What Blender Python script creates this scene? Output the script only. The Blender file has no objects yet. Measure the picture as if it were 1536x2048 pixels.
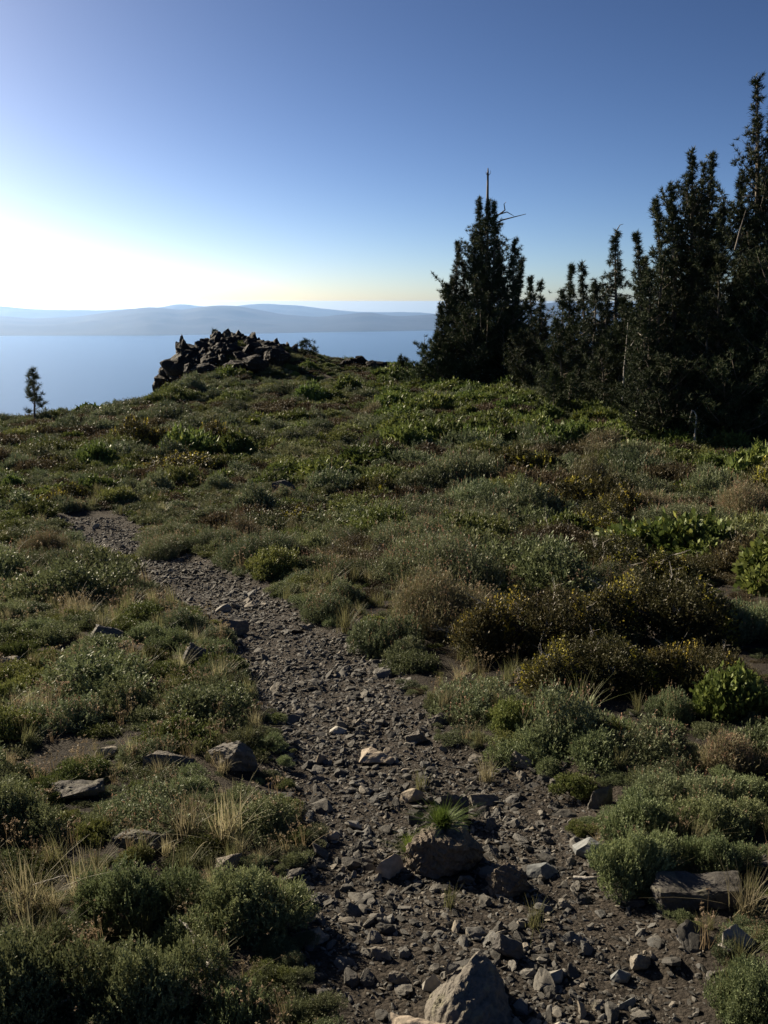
import bpy, bmesh, math
import numpy as np
from mathutils import Vector, Matrix

R = math.radians
rng = np.random.default_rng(7)
scene = bpy.context.scene
C = scene.collection

# ------------------------------------------------------------------ camera
F_PX, CX, CY = 1773.0, 768.0, 1024.0          # focal length and centre in photograph pixels
PITCH = math.atan((CY - 603.0) / F_PX)         # eye level lies at row 603
CAM_Z = 1.6
cam_data = bpy.data.cameras.new('camera')
cam = bpy.data.objects.new('camera', cam_data)
C.objects.link(cam)
cam.location = (0, 0, CAM_Z)
cam.rotation_euler = (R(90) - PITCH, 0, 0)
cam_data.sensor_fit = 'VERTICAL'
cam_data.sensor_height = 24.0
cam_data.lens = 24.0 * F_PX / 2048.0
cam_data.clip_start = 0.05
cam_data.clip_end = 200000
scene.camera = cam

# ------------------------------------------------------------------ sky and sun
SUN_AZ, SUN_EL = -46.0, 22.0                   # degrees from the view direction (left negative), height
world = bpy.data.worlds.new('World')
scene.world = world
world.use_nodes = True
wn = world.node_tree
sky = wn.nodes.new('ShaderNodeTexSky')
sky.sky_type = 'NISHITA'
sky.sun_disc = False
sky.sun_elevation = R(SUN_EL)
sky.sun_rotation = R(SUN_AZ)
sky.altitude = 2304
sky.air_density = 0.70
sky.dust_density = 3.45
sky.ozone_density = 1.89
dim = wn.nodes.new('ShaderNodeVectorMath'); dim.operation = 'SCALE'; dim.inputs['Scale'].default_value = 0.536
gam = wn.nodes.new('ShaderNodeGamma'); gam.inputs['Gamma'].default_value = 1.4      # contrast of the whole sky
wn.links.new(sky.outputs[0], dim.inputs[0]); wn.links.new(dim.outputs[0], gam.inputs[0])
wn.links.new(gam.outputs[0], wn.nodes['Background'].inputs[0])
wn.nodes['Background'].inputs[1].default_value = 0.05

sun_data = bpy.data.lights.new('sun', 'SUN')
sun_data.energy = 5.0
sun_data.angle = R(0.55)
sun_data.color = (1.0, 0.86, 0.65)
sun = bpy.data.objects.new('sun', sun_data)
C.objects.link(sun)
a, e = R(SUN_AZ), R(SUN_EL)
to_sun = Vector((math.sin(a) * math.cos(e), math.cos(a) * math.cos(e), math.sin(e)))
sun.rotation_euler = to_sun.to_track_quat('Z', 'Y').to_euler()
sun.location = to_sun * 60

scene.view_settings.view_transform = 'Standard'
scene.view_settings.look = 'None'
scene.view_settings.exposure = 1.2
scene.view_settings.gamma = 1.0
scene.view_settings.use_curve_mapping = False
scene.render.engine = 'CYCLES'
HAZE_DENSITY = 1.9e-5
scene.cycles.max_bounces = 6
scene.cycles.diffuse_bounces = 3
scene.cycles.transmission_bounces = 4
scene.cycles.use_denoising = True

# ------------------------------------------------------------------ projection helpers
CP, SP = math.cos(PITCH), math.sin(PITCH)

def ray(px, py):
    u = (np.asarray(px, float) - CX) / F_PX
    v = (CY - np.asarray(py, float)) / F_PX
    return u, CP + v * SP, -SP + v * CP           # x, y, z per unit of depth

def at(px, py, Y):
    dx, dy, dz = ray(px, py)
    t = Y / dy
    return dx * t, dy * t, CAM_Z + dz * t

def proj(X, Y, Z):
    z = np.asarray(Z, float) - CAM_Z
    depth = np.asarray(Y, float) * CP - z * SP
    up = np.asarray(Y, float) * SP + z * CP
    depth = np.maximum(depth, 1e-3)
    return CX + F_PX * np.asarray(X, float) / depth, CY - F_PX * up / depth, depth

# ------------------------------------------------------------------ noise
def _hash(ix, iy, seed):
    n = (ix.astype(np.int64) * 374761393 + iy.astype(np.int64) * 668265263 + seed * 982451653) & 0x7fffffff
    n = ((n ^ (n >> 13)) * 1274126177) & 0x7fffffff
    return ((n ^ (n >> 16)) & 0xffff) / 65535.0

def vnoise(x, y, seed=0):
    x = np.asarray(x, float); y = np.asarray(y, float)
    ix, iy = np.floor(x), np.floor(y)
    fx, fy = x - ix, y - iy
    fx = fx * fx * (3 - 2 * fx); fy = fy * fy * (3 - 2 * fy)
    a = _hash(ix, iy, seed); b = _hash(ix + 1, iy, seed)
    c = _hash(ix, iy + 1, seed); d = _hash(ix + 1, iy + 1, seed)
    return (a * (1 - fx) + b * fx) * (1 - fy) + (c * (1 - fx) + d * fx) * fy

def fbm(x, y, octaves=4, seed=0):
    s = 0.0; amp = 0.5; f = 1.0
    for k in range(octaves):
        s = s + amp * (vnoise(np.asarray(x) * f, np.asarray(y) * f, seed + k) - 0.5)
        amp *= 0.5; f *= 2.03
    return s

# ------------------------------------------------------------------ terrain heights
ctrl = []
for X in (-7, -3.5, 0, 3.5, 7):
    for Y in (-6, -2, 1, 4, 7, 10, 13):
        z = -0.15 * Y if Y > 0 else -0.06 * Y
        z += 0.035 * max(X, 0) * (1 - Y / 20.0)
        ctrl.append((X, Y, z))
for px, py, Y in [(0, 1000, 17), (400, 1000, 17), (800, 1000, 17), (1200, 1000, 17), (1536, 1000, 17),
                  (0, 930, 22), (400, 935, 22), (768, 940, 21), (1536, 950, 20),
                  (0, 880, 28), (0, 850, 33), (100, 836, 35), (200, 808, 39), (300, 768, 45),
                  (400, 880, 28), (400, 820, 37), (768, 860, 30), (1200, 880, 27), (1536, 900, 24),
                  (600, 800, 39), (800, 790, 41), (1100, 800, 37), (1400, 850, 29),
                  (330, 742, 50), (380, 702, 52.5), (420, 686, 53.5), (450, 680, 54), (500, 680, 54), (550, 688, 54), (600, 704, 54), (640, 718, 53.5), (720, 738, 52),
                  (800, 750, 51), (870, 757, 50), (450, 752, 47), (600, 738, 48), (500, 728, 49.5), (400, 738, 49.5), (700, 760, 46)]:
    ctrl.append(tuple(float(q) for q in at(px, py, Y)))
ctrl += [(-6, 64, -3.2), (4, 64, -3.0), (14, 56, -2.5), (30, 56, -2.8), (40, 40, -2.6), (25, 25, -2.2), (-34, 18, -4.4),
         (-34, 36, -8), (-18, 12, -2.3), (-18, 24, -3.1), (22, 8, -0.9), (22, -4, 0.6), (-22, -4, -0.2), (-34, 0, -2.0), (40, 10, -1)]
ctrl = np.array(ctrl)

def _tps(r2):
    return 0.5 * r2 * np.log(r2 + 1e-9)
_n = len(ctrl)
_d2 = ((ctrl[:, None, :2] - ctrl[None, :, :2]) ** 2).sum(-1)
_A = np.zeros((_n + 3, _n + 3))
_A[:_n, :_n] = _tps(_d2) + np.eye(_n) * 0.08
_A[:_n, _n] = 1; _A[:_n, _n + 1:] = ctrl[:, :2]
_A[_n, :_n] = 1; _A[_n + 1:, :_n] = ctrl[:, :2].T
_w = np.linalg.solve(_A, np.concatenate([ctrl[:, 2], np.zeros(3)]))

CREST_X = np.array([-45, -22, -14, -10.5, -8.5, -4, 4, 12, 30, 60])
CREST_Y = np.array([22, 29, 33.5, 39, 50, 56, 57, 62, 66, 66])

def height(X, Y):
    X = np.atleast_1d(np.asarray(X, float)); Y = np.atleast_1d(np.asarray(Y, float))
    xc = np.clip(X, -38, 44); yc = np.clip(Y, -9, 66)
    out = np.empty(X.shape)
    flat_x, flat_y, flat_o = xc.ravel(), yc.ravel(), out.reshape(-1)
    for s in range(0, flat_x.size, 40000):
        x = flat_x[s:s + 40000]; y = flat_y[s:s + 40000]
        r2 = (x[:, None] - ctrl[None, :, 0]) ** 2 + (y[:, None] - ctrl[None, :, 1]) ** 2
        flat_o[s:s + 40000] = _tps(r2) @ _w[:_n] + _w[_n] + _w[_n + 1] * x + _w[_n + 2] * y
    d = np.maximum(Y - np.interp(X, CREST_X, CREST_Y), 0)
    out = out - 0.55 * (np.sqrt(d * d + 4) - 2)
    d = np.maximum(-24 - X, 0)
    out = out - 0.4 * (np.sqrt(d * d + 9) - 3)
    d = np.maximum(np.hypot(X, Y) - 300, 0)
    out = out - 0.3 * d
    near = np.clip(1 - np.hypot(X, Y) / 90.0, 0, 1)
    out = out + near * (0.5 * fbm(X * 0.35, Y * 0.35, 3, 5) * np.clip(np.hypot(X, Y) / 14.0, 0.15, 0.8)
                        + 0.07 * fbm(X * 2.1, Y * 2.1, 3, 9))
    return np.maximum(out, -712.0)

_YS = np.concatenate([np.arange(0.6, 6, 0.03), np.geomspace(6, 70, 500)])

def ground_at(px, py):
    dx, dy, dz = ray(px, py)
    t = _YS / dy
    X = dx * t; Z = CAM_Z + dz * t
    below = np.nonzero(Z <= height(X, _YS))[0]
    k = below[0] if len(below) else len(_YS) - 1
    return float(X[k]), float(_YS[k]), float(height(X[k], _YS[k])[0])

# trail outline in photograph pixels, turned into the ground plan by ground_at
TRAIL_PX = [(600, 2048), (585, 1900), (565, 1800), (590, 1700), (575, 1600), (555, 1500), (520, 1400), (462, 1300), (430, 1245),
            (330, 1195), (262, 1150), (190, 1105), (138, 1065), (112, 1035), (150, 1022), (225, 1018), (262, 1050), (350, 1095), (480, 1148),
            (565, 1195), (650, 1245), (765, 1300), (835, 1390), (905, 1480), (1000, 1530), (1190, 1580), (1210, 1690), (1330, 1790), (1400, 1900), (1430, 2048)]
TRAIL = np.array([ground_at(x, y)[:2] for x, y in TRAIL_PX])
TRAIL = np.vstack([TRAIL, [[1.0, 0.2], [0.9, -3], [-0.7, -3], [-0.35, 0.2]]])
TRAIL2 = np.array([ground_at(x, y)[:2] for x, y in [(630, 935), (690, 900), (728, 872), (750, 872), (735, 900), (680, 935)]])

def inside(poly, X, Y):
    X = np.asarray(X, float); Y = np.asarray(Y, float)
    res = np.zeros(X.shape, bool)
    j = len(poly) - 1
    for i in range(len(poly)):
        xi, yi = poly[i]; xj, yj = poly[j]
        hit = ((yi > Y) != (yj > Y)) & (X < (xj - xi) * (Y - yi) / (yj - yi + 1e-12) + xi)
        res ^= hit
        j = i
    return res

def edge_dist(poly, X, Y):
    X = np.asarray(X, float); Y = np.asarray(Y, float)
    best = np.full(X.shape, 1e9)
    for i in range(len(poly)):
        ax, ay = poly[i - 1]; bx, by = poly[i]
        vx, vy = bx - ax, by - ay
        t = np.clip(((X - ax) * vx + (Y - ay) * vy) / (vx * vx + vy * vy + 1e-12), 0, 1)
        best = np.minimum(best, np.hypot(X - ax - t * vx, Y - ay - t * vy))
    return best

def trail_sd(X, Y):
    """metres inside (positive) or outside (negative) the trail, with a ragged edge"""
    d = edge_dist(TRAIL, X, Y)
    d = np.where(inside(TRAIL, X, Y), d, -d)
    d2 = edge_dist(TRAIL2, X, Y)
    d2 = np.where(inside(TRAIL2, X, Y), d2, -d2)
    return np.maximum(d, d2) + 0.28 * fbm(np.asarray(X) * 2.2, np.asarray(Y) * 2.2, 3, 31)

# ------------------------------------------------------------------ mesh helpers
class MB:
    """collects vertices, faces, tints"""
    def __init__(self):
        self.v = []; self.f = []; self.t = []; self.m = []; self.n = 0
    def add(self, verts, faces, tint, mat=0):
        verts = np.asarray(verts, float).reshape(-1, 3)
        faces = np.asarray(faces, np.int64)
        tint = np.asarray(tint, float)
        if tint.ndim == 1:
            tint = np.tile(tint, (len(verts), 1))
        self.v.append(verts); self.f.append(faces + self.n); self.t.append(tint)
        self.m.append(np.full(len(faces), mat, np.int32))
        self.n += len(verts)
    def mesh(self, name, mats, smooth=False):
        me = bpy.data.meshes.new(name)
        v = np.concatenate(self.v)
        idx = np.concatenate([f.ravel() for f in self.f])
        tot = np.concatenate([np.full(len(f), f.shape[1]) for f in self.f])
        start = np.concatenate([[0], np.cumsum(tot)[:-1]])
        me.vertices.add(len(v)); me.vertices.foreach_set('co', v.ravel().astype(np.float32))
        me.loops.add(len(idx)); me.loops.foreach_set('vertex_index', idx.astype(np.int32))
        me.polygons.add(len(tot)); me.polygons.foreach_set('loop_start', start.astype(np.int32))
        me.polygons.foreach_set('material_index', np.concatenate(self.m))
        me.polygons.foreach_set('use_smooth', np.full(len(tot), smooth))
        me.update(calc_edges=True)
        at_ = me.attributes.new('tint', 'FLOAT_COLOR', 'POINT')
        t = np.concatenate(self.t)
        at_.data.foreach_set('color', np.hstack([t, np.ones((len(t), 1))]).ravel().astype(np.float32))
        for m in mats:
            me.materials.append(m)
        return me

def unit(v):
    return v / (np.linalg.norm(v, axis=-1, keepdims=True) + 1e-9)

def perp(d, g):
    r = g.normal(size=d.shape)
    return unit(np.cross(d, r))

def add_leaves(mb, P, D, L, W, tint, g, quad=True, mat=0, flat=None):
    """one small blade or kite for every base point P along D"""
    n = len(P)
    L = np.broadcast_to(np.asarray(L, float), (n,))[:, None]
    W = np.broadcast_to(np.asarray(W, float), (n,))[:, None]
    S = perp(D, g) if flat is None else unit(np.cross(D, flat))
    if quad:
        V = np.stack([P, P + D * L * 0.55 + S * W * 0.5, P + D * L, P + D * L * 0.55 - S * W * 0.5], 1)
        k = 4
    else:
        V = np.stack([P + S * W * 0.5, P + D * L, P - S * W * 0.5], 1)
        k = 3
    mb.add(V.reshape(-1, 3), np.arange(n * k).reshape(n, k), np.repeat(np.broadcast_to(tint, (n, 3)), k, 0), mat)

def add_tube(mb, pts, rad, sides, tint, mat=0):
    pts = np.asarray(pts, float); n = len(pts)
    rad = np.broadcast_to(np.asarray(rad, float), (n,))
    d = unit(np.gradient(pts, axis=0))
    ref = np.array([0.31, 0.95, 0.1]) if abs(d[0][2]) > 0.7 else np.array([0, 0, 1.0])
    s = unit(np.cross(d, ref)); q = np.cross(d, s)
    ang = np.linspace(0, 2 * math.pi, sides, endpoint=False)
    V = pts[:, None] + rad[:, None, None] * (np.cos(ang)[None, :, None] * s[:, None] + np.sin(ang)[None, :, None] * q[:, None])
    i = np.arange(n - 1)[:, None] * sides; j = np.arange(sides)[None]; j2 = (j + 1) % sides
    Fq = np.stack([i + j, i + j2, i + sides + j2, i + sides + j], -1).reshape(-1, 4)
    mb.add(V.reshape(-1, 3), Fq, tint, mat)

# ------------------------------------------------------------------ materials
def new_mat(name):
    m = bpy.data.materials.new(name); m.use_nodes = True
    nt = m.node_tree; nt.nodes.clear()
    out = nt.nodes.new('ShaderNodeOutputMaterial')
    return m, nt, out

def N(nt, kind, **kw):
    n = nt.nodes.new(kind)
    for k, v in kw.items():
        if k.startswith('i_'):
            n.inputs[k[2:].replace('_', ' ')].default_value = v
        else:
            setattr(n, k, v)
    return n

def ramp(nt, fac, stops):
    r = nt.nodes.new('ShaderNodeValToRGB')
    el = r.color_ramp.elements
    el[0].position, el[0].color = stops[0][0], (*stops[0][1], 1)
    el[1].position, el[1].color = stops[-1][0], (*stops[-1][1], 1)
    for p, c in stops[1:-1]:
        x = el.new(p); x.color = (*c, 1)
    nt.links.new(fac, r.inputs[0])
    return r.outputs[0]

def foliage_material(name, transl=0.35, rough=0.55, spread=0.35):
    m, nt, out = new_mat(name)
    att = N(nt, 'ShaderNodeAttribute', attribute_name='tint')
    oi = N(nt, 'ShaderNodeObjectInfo')
    mr = N(nt, 'ShaderNodeMapRange')
    mr.inputs['To Min'].default_value = 1 - spread; mr.inputs['To Max'].default_value = 1 + spread
    nt.links.new(oi.outputs['Random'], mr.inputs['Value'])
    hs = N(nt, 'ShaderNodeHueSaturation')
    nt.links.new(att.outputs['Color'], hs.inputs['Color'])
    nt.links.new(mr.outputs[0], hs.inputs['Value'])
    mh = N(nt, 'ShaderNodeMath', operation='FRACT')
    mm = N(nt, 'ShaderNodeMath', operation='MULTIPLY'); mm.inputs[1].default_value = 7.31
    nt.links.new(oi.outputs['Random'], mm.inputs[0]); nt.links.new(mm.outputs[0], mh.inputs[0])
    mr2 = N(nt, 'ShaderNodeMapRange'); mr2.inputs['To Min'].default_value = 0.485; mr2.inputs['To Max'].default_value = 0.515
    nt.links.new(mh.outputs[0], mr2.inputs['Value']); nt.links.new(mr2.outputs[0], hs.inputs['Hue'])
    bs = N(nt, 'ShaderNodeBsdfPrincipled'); bs.inputs['Roughness'].default_value = rough
    bs.inputs['Specular IOR Level'].default_value = 0.14
    tr = N(nt, 'ShaderNodeBsdfTranslucent')
    mx = N(nt, 'ShaderNodeMixShader'); mx.inputs[0].default_value = transl
    nt.links.new(hs.outputs[0], bs.inputs['Base Color']); nt.links.new(hs.outputs[0], tr.inputs['Color'])
    nt.links.new(bs.outputs[0], mx.inputs[1]); nt.links.new(tr.outputs[0], mx.inputs[2])
    nt.links.new(mx.outputs[0], out.inputs[0])
    return m

def bark_material(name, c0, c1, scale=18):
    m, nt, out = new_mat(name)
    tc = N(nt, 'ShaderNodeTexCoord')
    mp = N(nt, 'ShaderNodeMapping'); mp.inputs['Scale'].default_value = (1, 1, 0.18)
    nt.links.new(tc.outputs['Object'], mp.inputs[0])
    no = N(nt, 'ShaderNodeTexNoise'); no.inputs['Scale'].default_value = scale; no.inputs['Detail'].default_value = 6
    nt.links.new(mp.outputs[0], no.inputs[0])
    col = ramp(nt, no.outputs[0], [(0.3, c0), (0.7, c1)])
    bs = N(nt, 'ShaderNodeBsdfPrincipled'); bs.inputs['Roughness'].default_value = 0.85
    nt.links.new(col, bs.inputs['Base Color'])
    bp = N(nt, 'ShaderNodeBump'); bp.inputs['Strength'].default_value = 0.6; bp.inputs['Distance'].default_value = 0.02
    nt.links.new(no.outputs[0], bp.inputs['Height']); nt.links.new(bp.outputs[0], bs.inputs['Normal'])
    nt.links.new(bs.outputs[0], out.inputs[0])
    return m

def rock_material(name, stops, scale, bump=0.5, dist=0.02, band=0.0, lichen=0.0):
    m, nt, out = new_mat(name)
    tc = N(nt, 'ShaderNodeTexCoord'); oi = N(nt, 'ShaderNodeObjectInfo')
    off = N(nt, 'ShaderNodeVectorMath', operation='ADD')
    cmb = N(nt, 'ShaderNodeCombineXYZ')
    ml = N(nt, 'ShaderNodeMath', operation='MULTIPLY'); ml.inputs[1].default_value = 40
    nt.links.new(oi.outputs['Random'], ml.inputs[0]); nt.links.new(ml.outputs[0], cmb.inputs[0])
    nt.links.new(tc.outputs['Object'], off.inputs[0]); nt.links.new(cmb.outputs[0], off.inputs[1])
    no = N(nt, 'ShaderNodeTexNoise'); no.inputs['Scale'].default_value = scale; no.inputs['Detail'].default_value = 8
    no.inputs['Roughness'].default_value = 0.65
    nt.links.new(off.outputs[0], no.inputs[0])
    fine = N(nt, 'ShaderNodeTexNoise'); fine.inputs['Scale'].default_value = scale * 7; fine.inputs['Detail'].default_value = 6
    nt.links.new(off.outputs[0], fine.inputs[0])
    # one tone for each stone, broken up by the noise
    s1 = N(nt, 'ShaderNodeMath', operation='MULTIPLY_ADD'); s1.inputs[1].default_value = 0.75; s1.inputs[2].default_value = -0.30
    nt.links.new(no.outputs[0], s1.inputs[0])
    s2 = N(nt, 'ShaderNodeMath', operation='MULTIPLY_ADD'); s2.inputs[1].default_value = 0.85
    nt.links.new(oi.outputs['Random'], s2.inputs[0]); nt.links.new(s1.outputs[0], s2.inputs[2])
    col = ramp(nt, s2.outputs[0], stops)
    mxc = N(nt, 'ShaderNodeMix', data_type='RGBA', blend_type='MULTIPLY'); mxc.inputs['Factor'].default_value = 0.7
    fr = ramp(nt, fine.outputs[0], [(0.3, (0.55, 0.55, 0.55)), (0.65, (1.15, 1.15, 1.12))])
    nt.links.new(col, mxc.inputs['A']); nt.links.new(fr, mxc.inputs['B'])
    last = mxc.outputs['Result']
    if lichen:
        li = N(nt, 'ShaderNodeTexNoise'); li.inputs['Scale'].default_value = scale * 2.3; li.inputs['Detail'].default_value = 5
        nt.links.new(off.outputs[0], li.inputs[0])
        lf = ramp(nt, li.outputs[0], [(0.56, (0, 0, 0)), (0.66, (lichen, lichen, lichen))])
        ml2 = N(nt, 'ShaderNodeMix', data_type='RGBA')
        ml2.inputs['B'].default_value = (0.20, 0.19, 0.13, 1)
        nt.links.new(lf, ml2.inputs['Factor']); nt.links.new(last, ml2.inputs['A'])
        last = ml2.outputs['Result']
    bs = N(nt, 'ShaderNodeBsdfPrincipled'); bs.inputs['Roughness'].default_value = 0.78
    bs.inputs['Specular IOR Level'].default_value = 0.12
    nt.links.new(last, bs.inputs['Base Color'])
    ad = N(nt, 'ShaderNodeMath', operation='MULTIPLY_ADD'); ad.inputs[1].default_value = 0.35
    nt.links.new(fine.outputs[0], ad.inputs[0]); nt.links.new(no.outputs[0], ad.inputs[2])
    bp = N(nt, 'ShaderNodeBump'); bp.inputs['Strength'].default_value = bump; bp.inputs['Distance'].default_value = dist
    nt.links.new(ad.outputs[0], bp.inputs['Height']); nt.links.new(bp.outputs[0], bs.inputs['Normal'])
    nt.links.new(bs.outputs[0], out.inputs[0])
    return m

M_LEAF = foliage_material('shrub_leaf', 0.22)
M_NEEDLE = foliage_material('needle', 0.08, 0.75, 0.2)
M_GRASS = foliage_material('grass_blade', 0.4, 0.5, 0.3)
M_BARK = bark_material('pine_bark', (0.05, 0.04, 0.03), (0.17, 0.14, 0.11))
M_DEAD = bark_material('weathered_wood', (0.22, 0.19, 0.16), (0.52, 0.49, 0.44), 30)
M_DARKDEAD = bark_material('grey_dead_wood', (0.06, 0.05, 0.045), (0.16, 0.14, 0.12), 30)
M_TWIG = bark_material('shrub_twig', (0.04, 0.03, 0.022), (0.12, 0.09, 0.07), 40)
STONE_STOPS = [(0.05, (0.044, 0.042, 0.039)), (0.35, (0.08, 0.077, 0.071)), (0.6, (0.135, 0.127, 0.113)), (0.75, (0.11, 0.112, 0.111)), (0.88, (0.18, 0.165, 0.142)), (1.0, (0.29, 0.245, 0.19))]
M_STONE = rock_material('trail_stone', STONE_STOPS, 9, 0.4, 0.01)
M_ROCK = rock_material('lichen_rock', [(0.0, (0.075, 0.068, 0.06)), (0.5, (0.15, 0.136, 0.118)), (1.0, (0.27, 0.235, 0.19))], 9, 1.0, 0.03, lichen=0.5)
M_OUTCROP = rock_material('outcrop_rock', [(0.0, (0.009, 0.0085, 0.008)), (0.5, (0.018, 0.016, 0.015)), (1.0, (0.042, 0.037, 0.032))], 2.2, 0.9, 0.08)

def ground_material():
    m, nt, out = new_mat('dry_soil')
    tc = N(nt, 'ShaderNodeTexCoord')
    att = N(nt, 'ShaderNodeAttribute', attribute_name='trail')
    n1 = N(nt, 'ShaderNodeTexNoise'); n1.inputs['Scale'].default_value = 1.7; n1.inputs['Detail'].default_value = 8
    n2 = N(nt, 'ShaderNodeTexNoise'); n2.inputs['Scale'].default_value = 38; n2.inputs['Detail'].default_value = 6; n2.inputs['Roughness'].default_value = 0.7
    vo = N(nt, 'ShaderNodeTexVoronoi'); vo.inputs['Scale'].default_value = 75
    for n in (n1, n2, vo):
        nt.links.new(tc.outputs['Object'], n.inputs[0])
    soil = ramp(nt, n1.outputs[0], [(0.3, (0.024, 0.021, 0.018)), (0.55, (0.042, 0.037, 0.031)), (0.75, (0.072, 0.061, 0.050))])
    grit = ramp(nt, vo.outputs['Color'], [(0.2, (0.028, 0.025, 0.022)), (0.6, (0.06, 0.053, 0.046)), (0.95, (0.12, 0.104, 0.086))])
    mx = N(nt, 'ShaderNodeMix', data_type='RGBA')
    fm = N(nt, 'ShaderNodeMath', operation='MULTIPLY'); fm.inputs[1].default_value = 0.75
    nt.links.new(att.outputs['Fac'], fm.inputs[0]); nt.links.new(fm.outputs[0], mx.inputs['Factor'])
    nt.links.new(soil, mx.inputs['A']); nt.links.new(grit, mx.inputs['B'])
    mu = N(nt, 'ShaderNodeMix', data_type='RGBA', blend_type='MULTIPLY'); mu.inputs['Factor'].default_value = 0.8
    sp = ramp(nt, n2.outputs[0], [(0.3, (0.5, 0.48, 0.46)), (0.7, (1.25, 1.22, 1.18))])
    nt.links.new(mx.outputs['Result'], mu.inputs['A']); nt.links.new(sp, mu.inputs['B'])
    bs = N(nt, 'ShaderNodeBsdfPrincipled'); bs.inputs['Roughness'].default_value = 0.95; bs.inputs['Specular IOR Level'].default_value = 0.1
    nt.links.new(mu.outputs['Result'], bs.inputs['Base Color'])
    b1 = N(nt, 'ShaderNodeBump'); b1.inputs['Strength'].default_value = 0.9; b1.inputs['Distance'].default_value = 0.012
    nt.links.new(vo.outputs['Distance'], b1.inputs['Height']); b1.invert = True
    b2 = N(nt, 'ShaderNodeBump'); b2.inputs['Strength'].default_value = 0.8; b2.inputs['Distance'].default_value = 0.03
    nt.links.new(n2.outputs[0], b2.inputs['Height']); nt.links.new(b1.outputs[0], b2.inputs['Normal'])
    nt.links.new(b2.outputs[0], bs.inputs['Normal'])
    nt.links.new(bs.outputs[0], out.inputs[0])
    return m

# ------------------------------------------------------------------ object helpers
def tag(o, label=None, cat=None, group=None, kind=None):
    if label: o['label'] = label
    if cat: o['category'] = cat
    if group: o['group'] = group
    if kind: o['kind'] = kind
    return o

def obj(name, me, parent=None, loc=(0, 0, 0), rot=(0, 0, 0), scl=(1, 1, 1)):
    o = bpy.data.objects.new(name, me)
    C.objects.link(o)
    o.parent = parent
    o.location = loc; o.rotation_euler = rot; o.scale = scl
    return o

def empty(name, loc=(0, 0, 0), rot=(0, 0, 0), scl=(1, 1, 1)):
    o = obj(name, None, None, loc, rot, scl)
    o.empty_display_size = 0.1
    return o

# ------------------------------------------------------------------ the ground, one sheet to the horizon
def axis(fine, near, grow1, mid, grow2, far):
    v = [0.0]
    while v[-1] < far:
        x = v[-1]
        s = fine if x < near else (x * grow1 if x < mid else x * grow2)
        v.append(x + s)
    return np.array(v)

yp = axis(0.06, 4.5, 0.016, 80, 0.11, 44000)
yn = -axis(0.4, 8, 0.08, 80, 0.25, 44000)[1:][::-1]
xp = axis(0.075, 3.2, 0.025, 50, 0.14, 44000)
gx = np.concatenate([-xp[1:][::-1], xp]); gy = np.concatenate([yn, yp])
GX, GY = np.meshgrid(gx, gy)
GZ = height(GX, GY)
tr = np.clip(trail_sd(np.clip(GX, -60, 60), np.clip(GY, -60, 60)) / 0.25 + 0.5, 0, 1) * (np.hypot(GX, GY) < 55)
GZ = GZ - 0.05 * tr
nx, ny = len(gx), len(gy)
ii = (np.arange(ny - 1)[:, None] * nx + np.arange(nx - 1)[None]).ravel()
mb = MB()
mb.add(np.stack([GX, GY, GZ], -1).reshape(-1, 3), np.stack([ii, ii + 1, ii + nx + 1, ii + nx], 1), (0.1, 0.1, 0.1))
me = mb.mesh('ground', [ground_material()], True)
ta = me.attributes.new('trail', 'FLOAT', 'POINT'); ta.data.foreach_set('value', tr.ravel().astype(np.float32))
ground = tag(obj('ground', me), 'dry soil hillside with a gravel footpath running down to a knoll', None, None, 'structure')

def gz(X, Y):
    s = np.clip(trail_sd(X, Y) / 0.25 + 0.5, 0, 1)
    return height(X, Y) - 0.05 * s

# ------------------------------------------------------------------ the lake
LAKE_Z = -700.0
m, nt, out = new_mat('lake_water')
bs = N(nt, 'ShaderNodeBsdfPrincipled')
bs.inputs['Base Color'].default_value = (0.012, 0.045, 0.09, 1); bs.inputs['Roughness'].default_value = 0.28
bs.inputs['IOR'].default_value = 1.33
tc = N(nt, 'ShaderNodeTexCoord')
no = N(nt, 'ShaderNodeTexNoise'); no.inputs['Scale'].default_value = 0.004; no.inputs['Detail'].default_value = 5
nt.links.new(tc.outputs['Object'], no.inputs[0])
bp = N(nt, 'ShaderNodeBump'); bp.inputs['Strength'].default_value = 0.15; bp.inputs['Distance'].default_value = 8
nt.links.new(no.outputs[0], bp.inputs['Height']); nt.links.new(bp.outputs[0], bs.inputs['Normal'])
nt.links.new(bs.outputs[0], out.inputs[0])
mb = MB()
L = np.linspace(-43000, 43000, 9)
LX, LY = np.meshgrid(L, L)
i9 = (np.arange(8)[:, None] * 9 + np.arange(8)[None]).ravel()
mb.add(np.stack([LX, LY, np.full_like(LX, LAKE_Z)], -1).reshape(-1, 3), np.stack([i9, i9 + 1, i9 + 10, i9 + 9], 1), (0, 0, 0))
tag(obj('lake', mb.mesh('lake', [m])), 'wide pale blue lake far below the ridge', None, None, 'structure')

# ------------------------------------------------------------------ mountains on the far shore
m_mtn = rock_material('forested_mountain', [(0.1, (0.006, 0.008, 0.009)), (0.6, (0.009, 0.011, 0.012)), (1.0, (0.014, 0.015, 0.016))], 0.0008, 0.2, 30)

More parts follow.
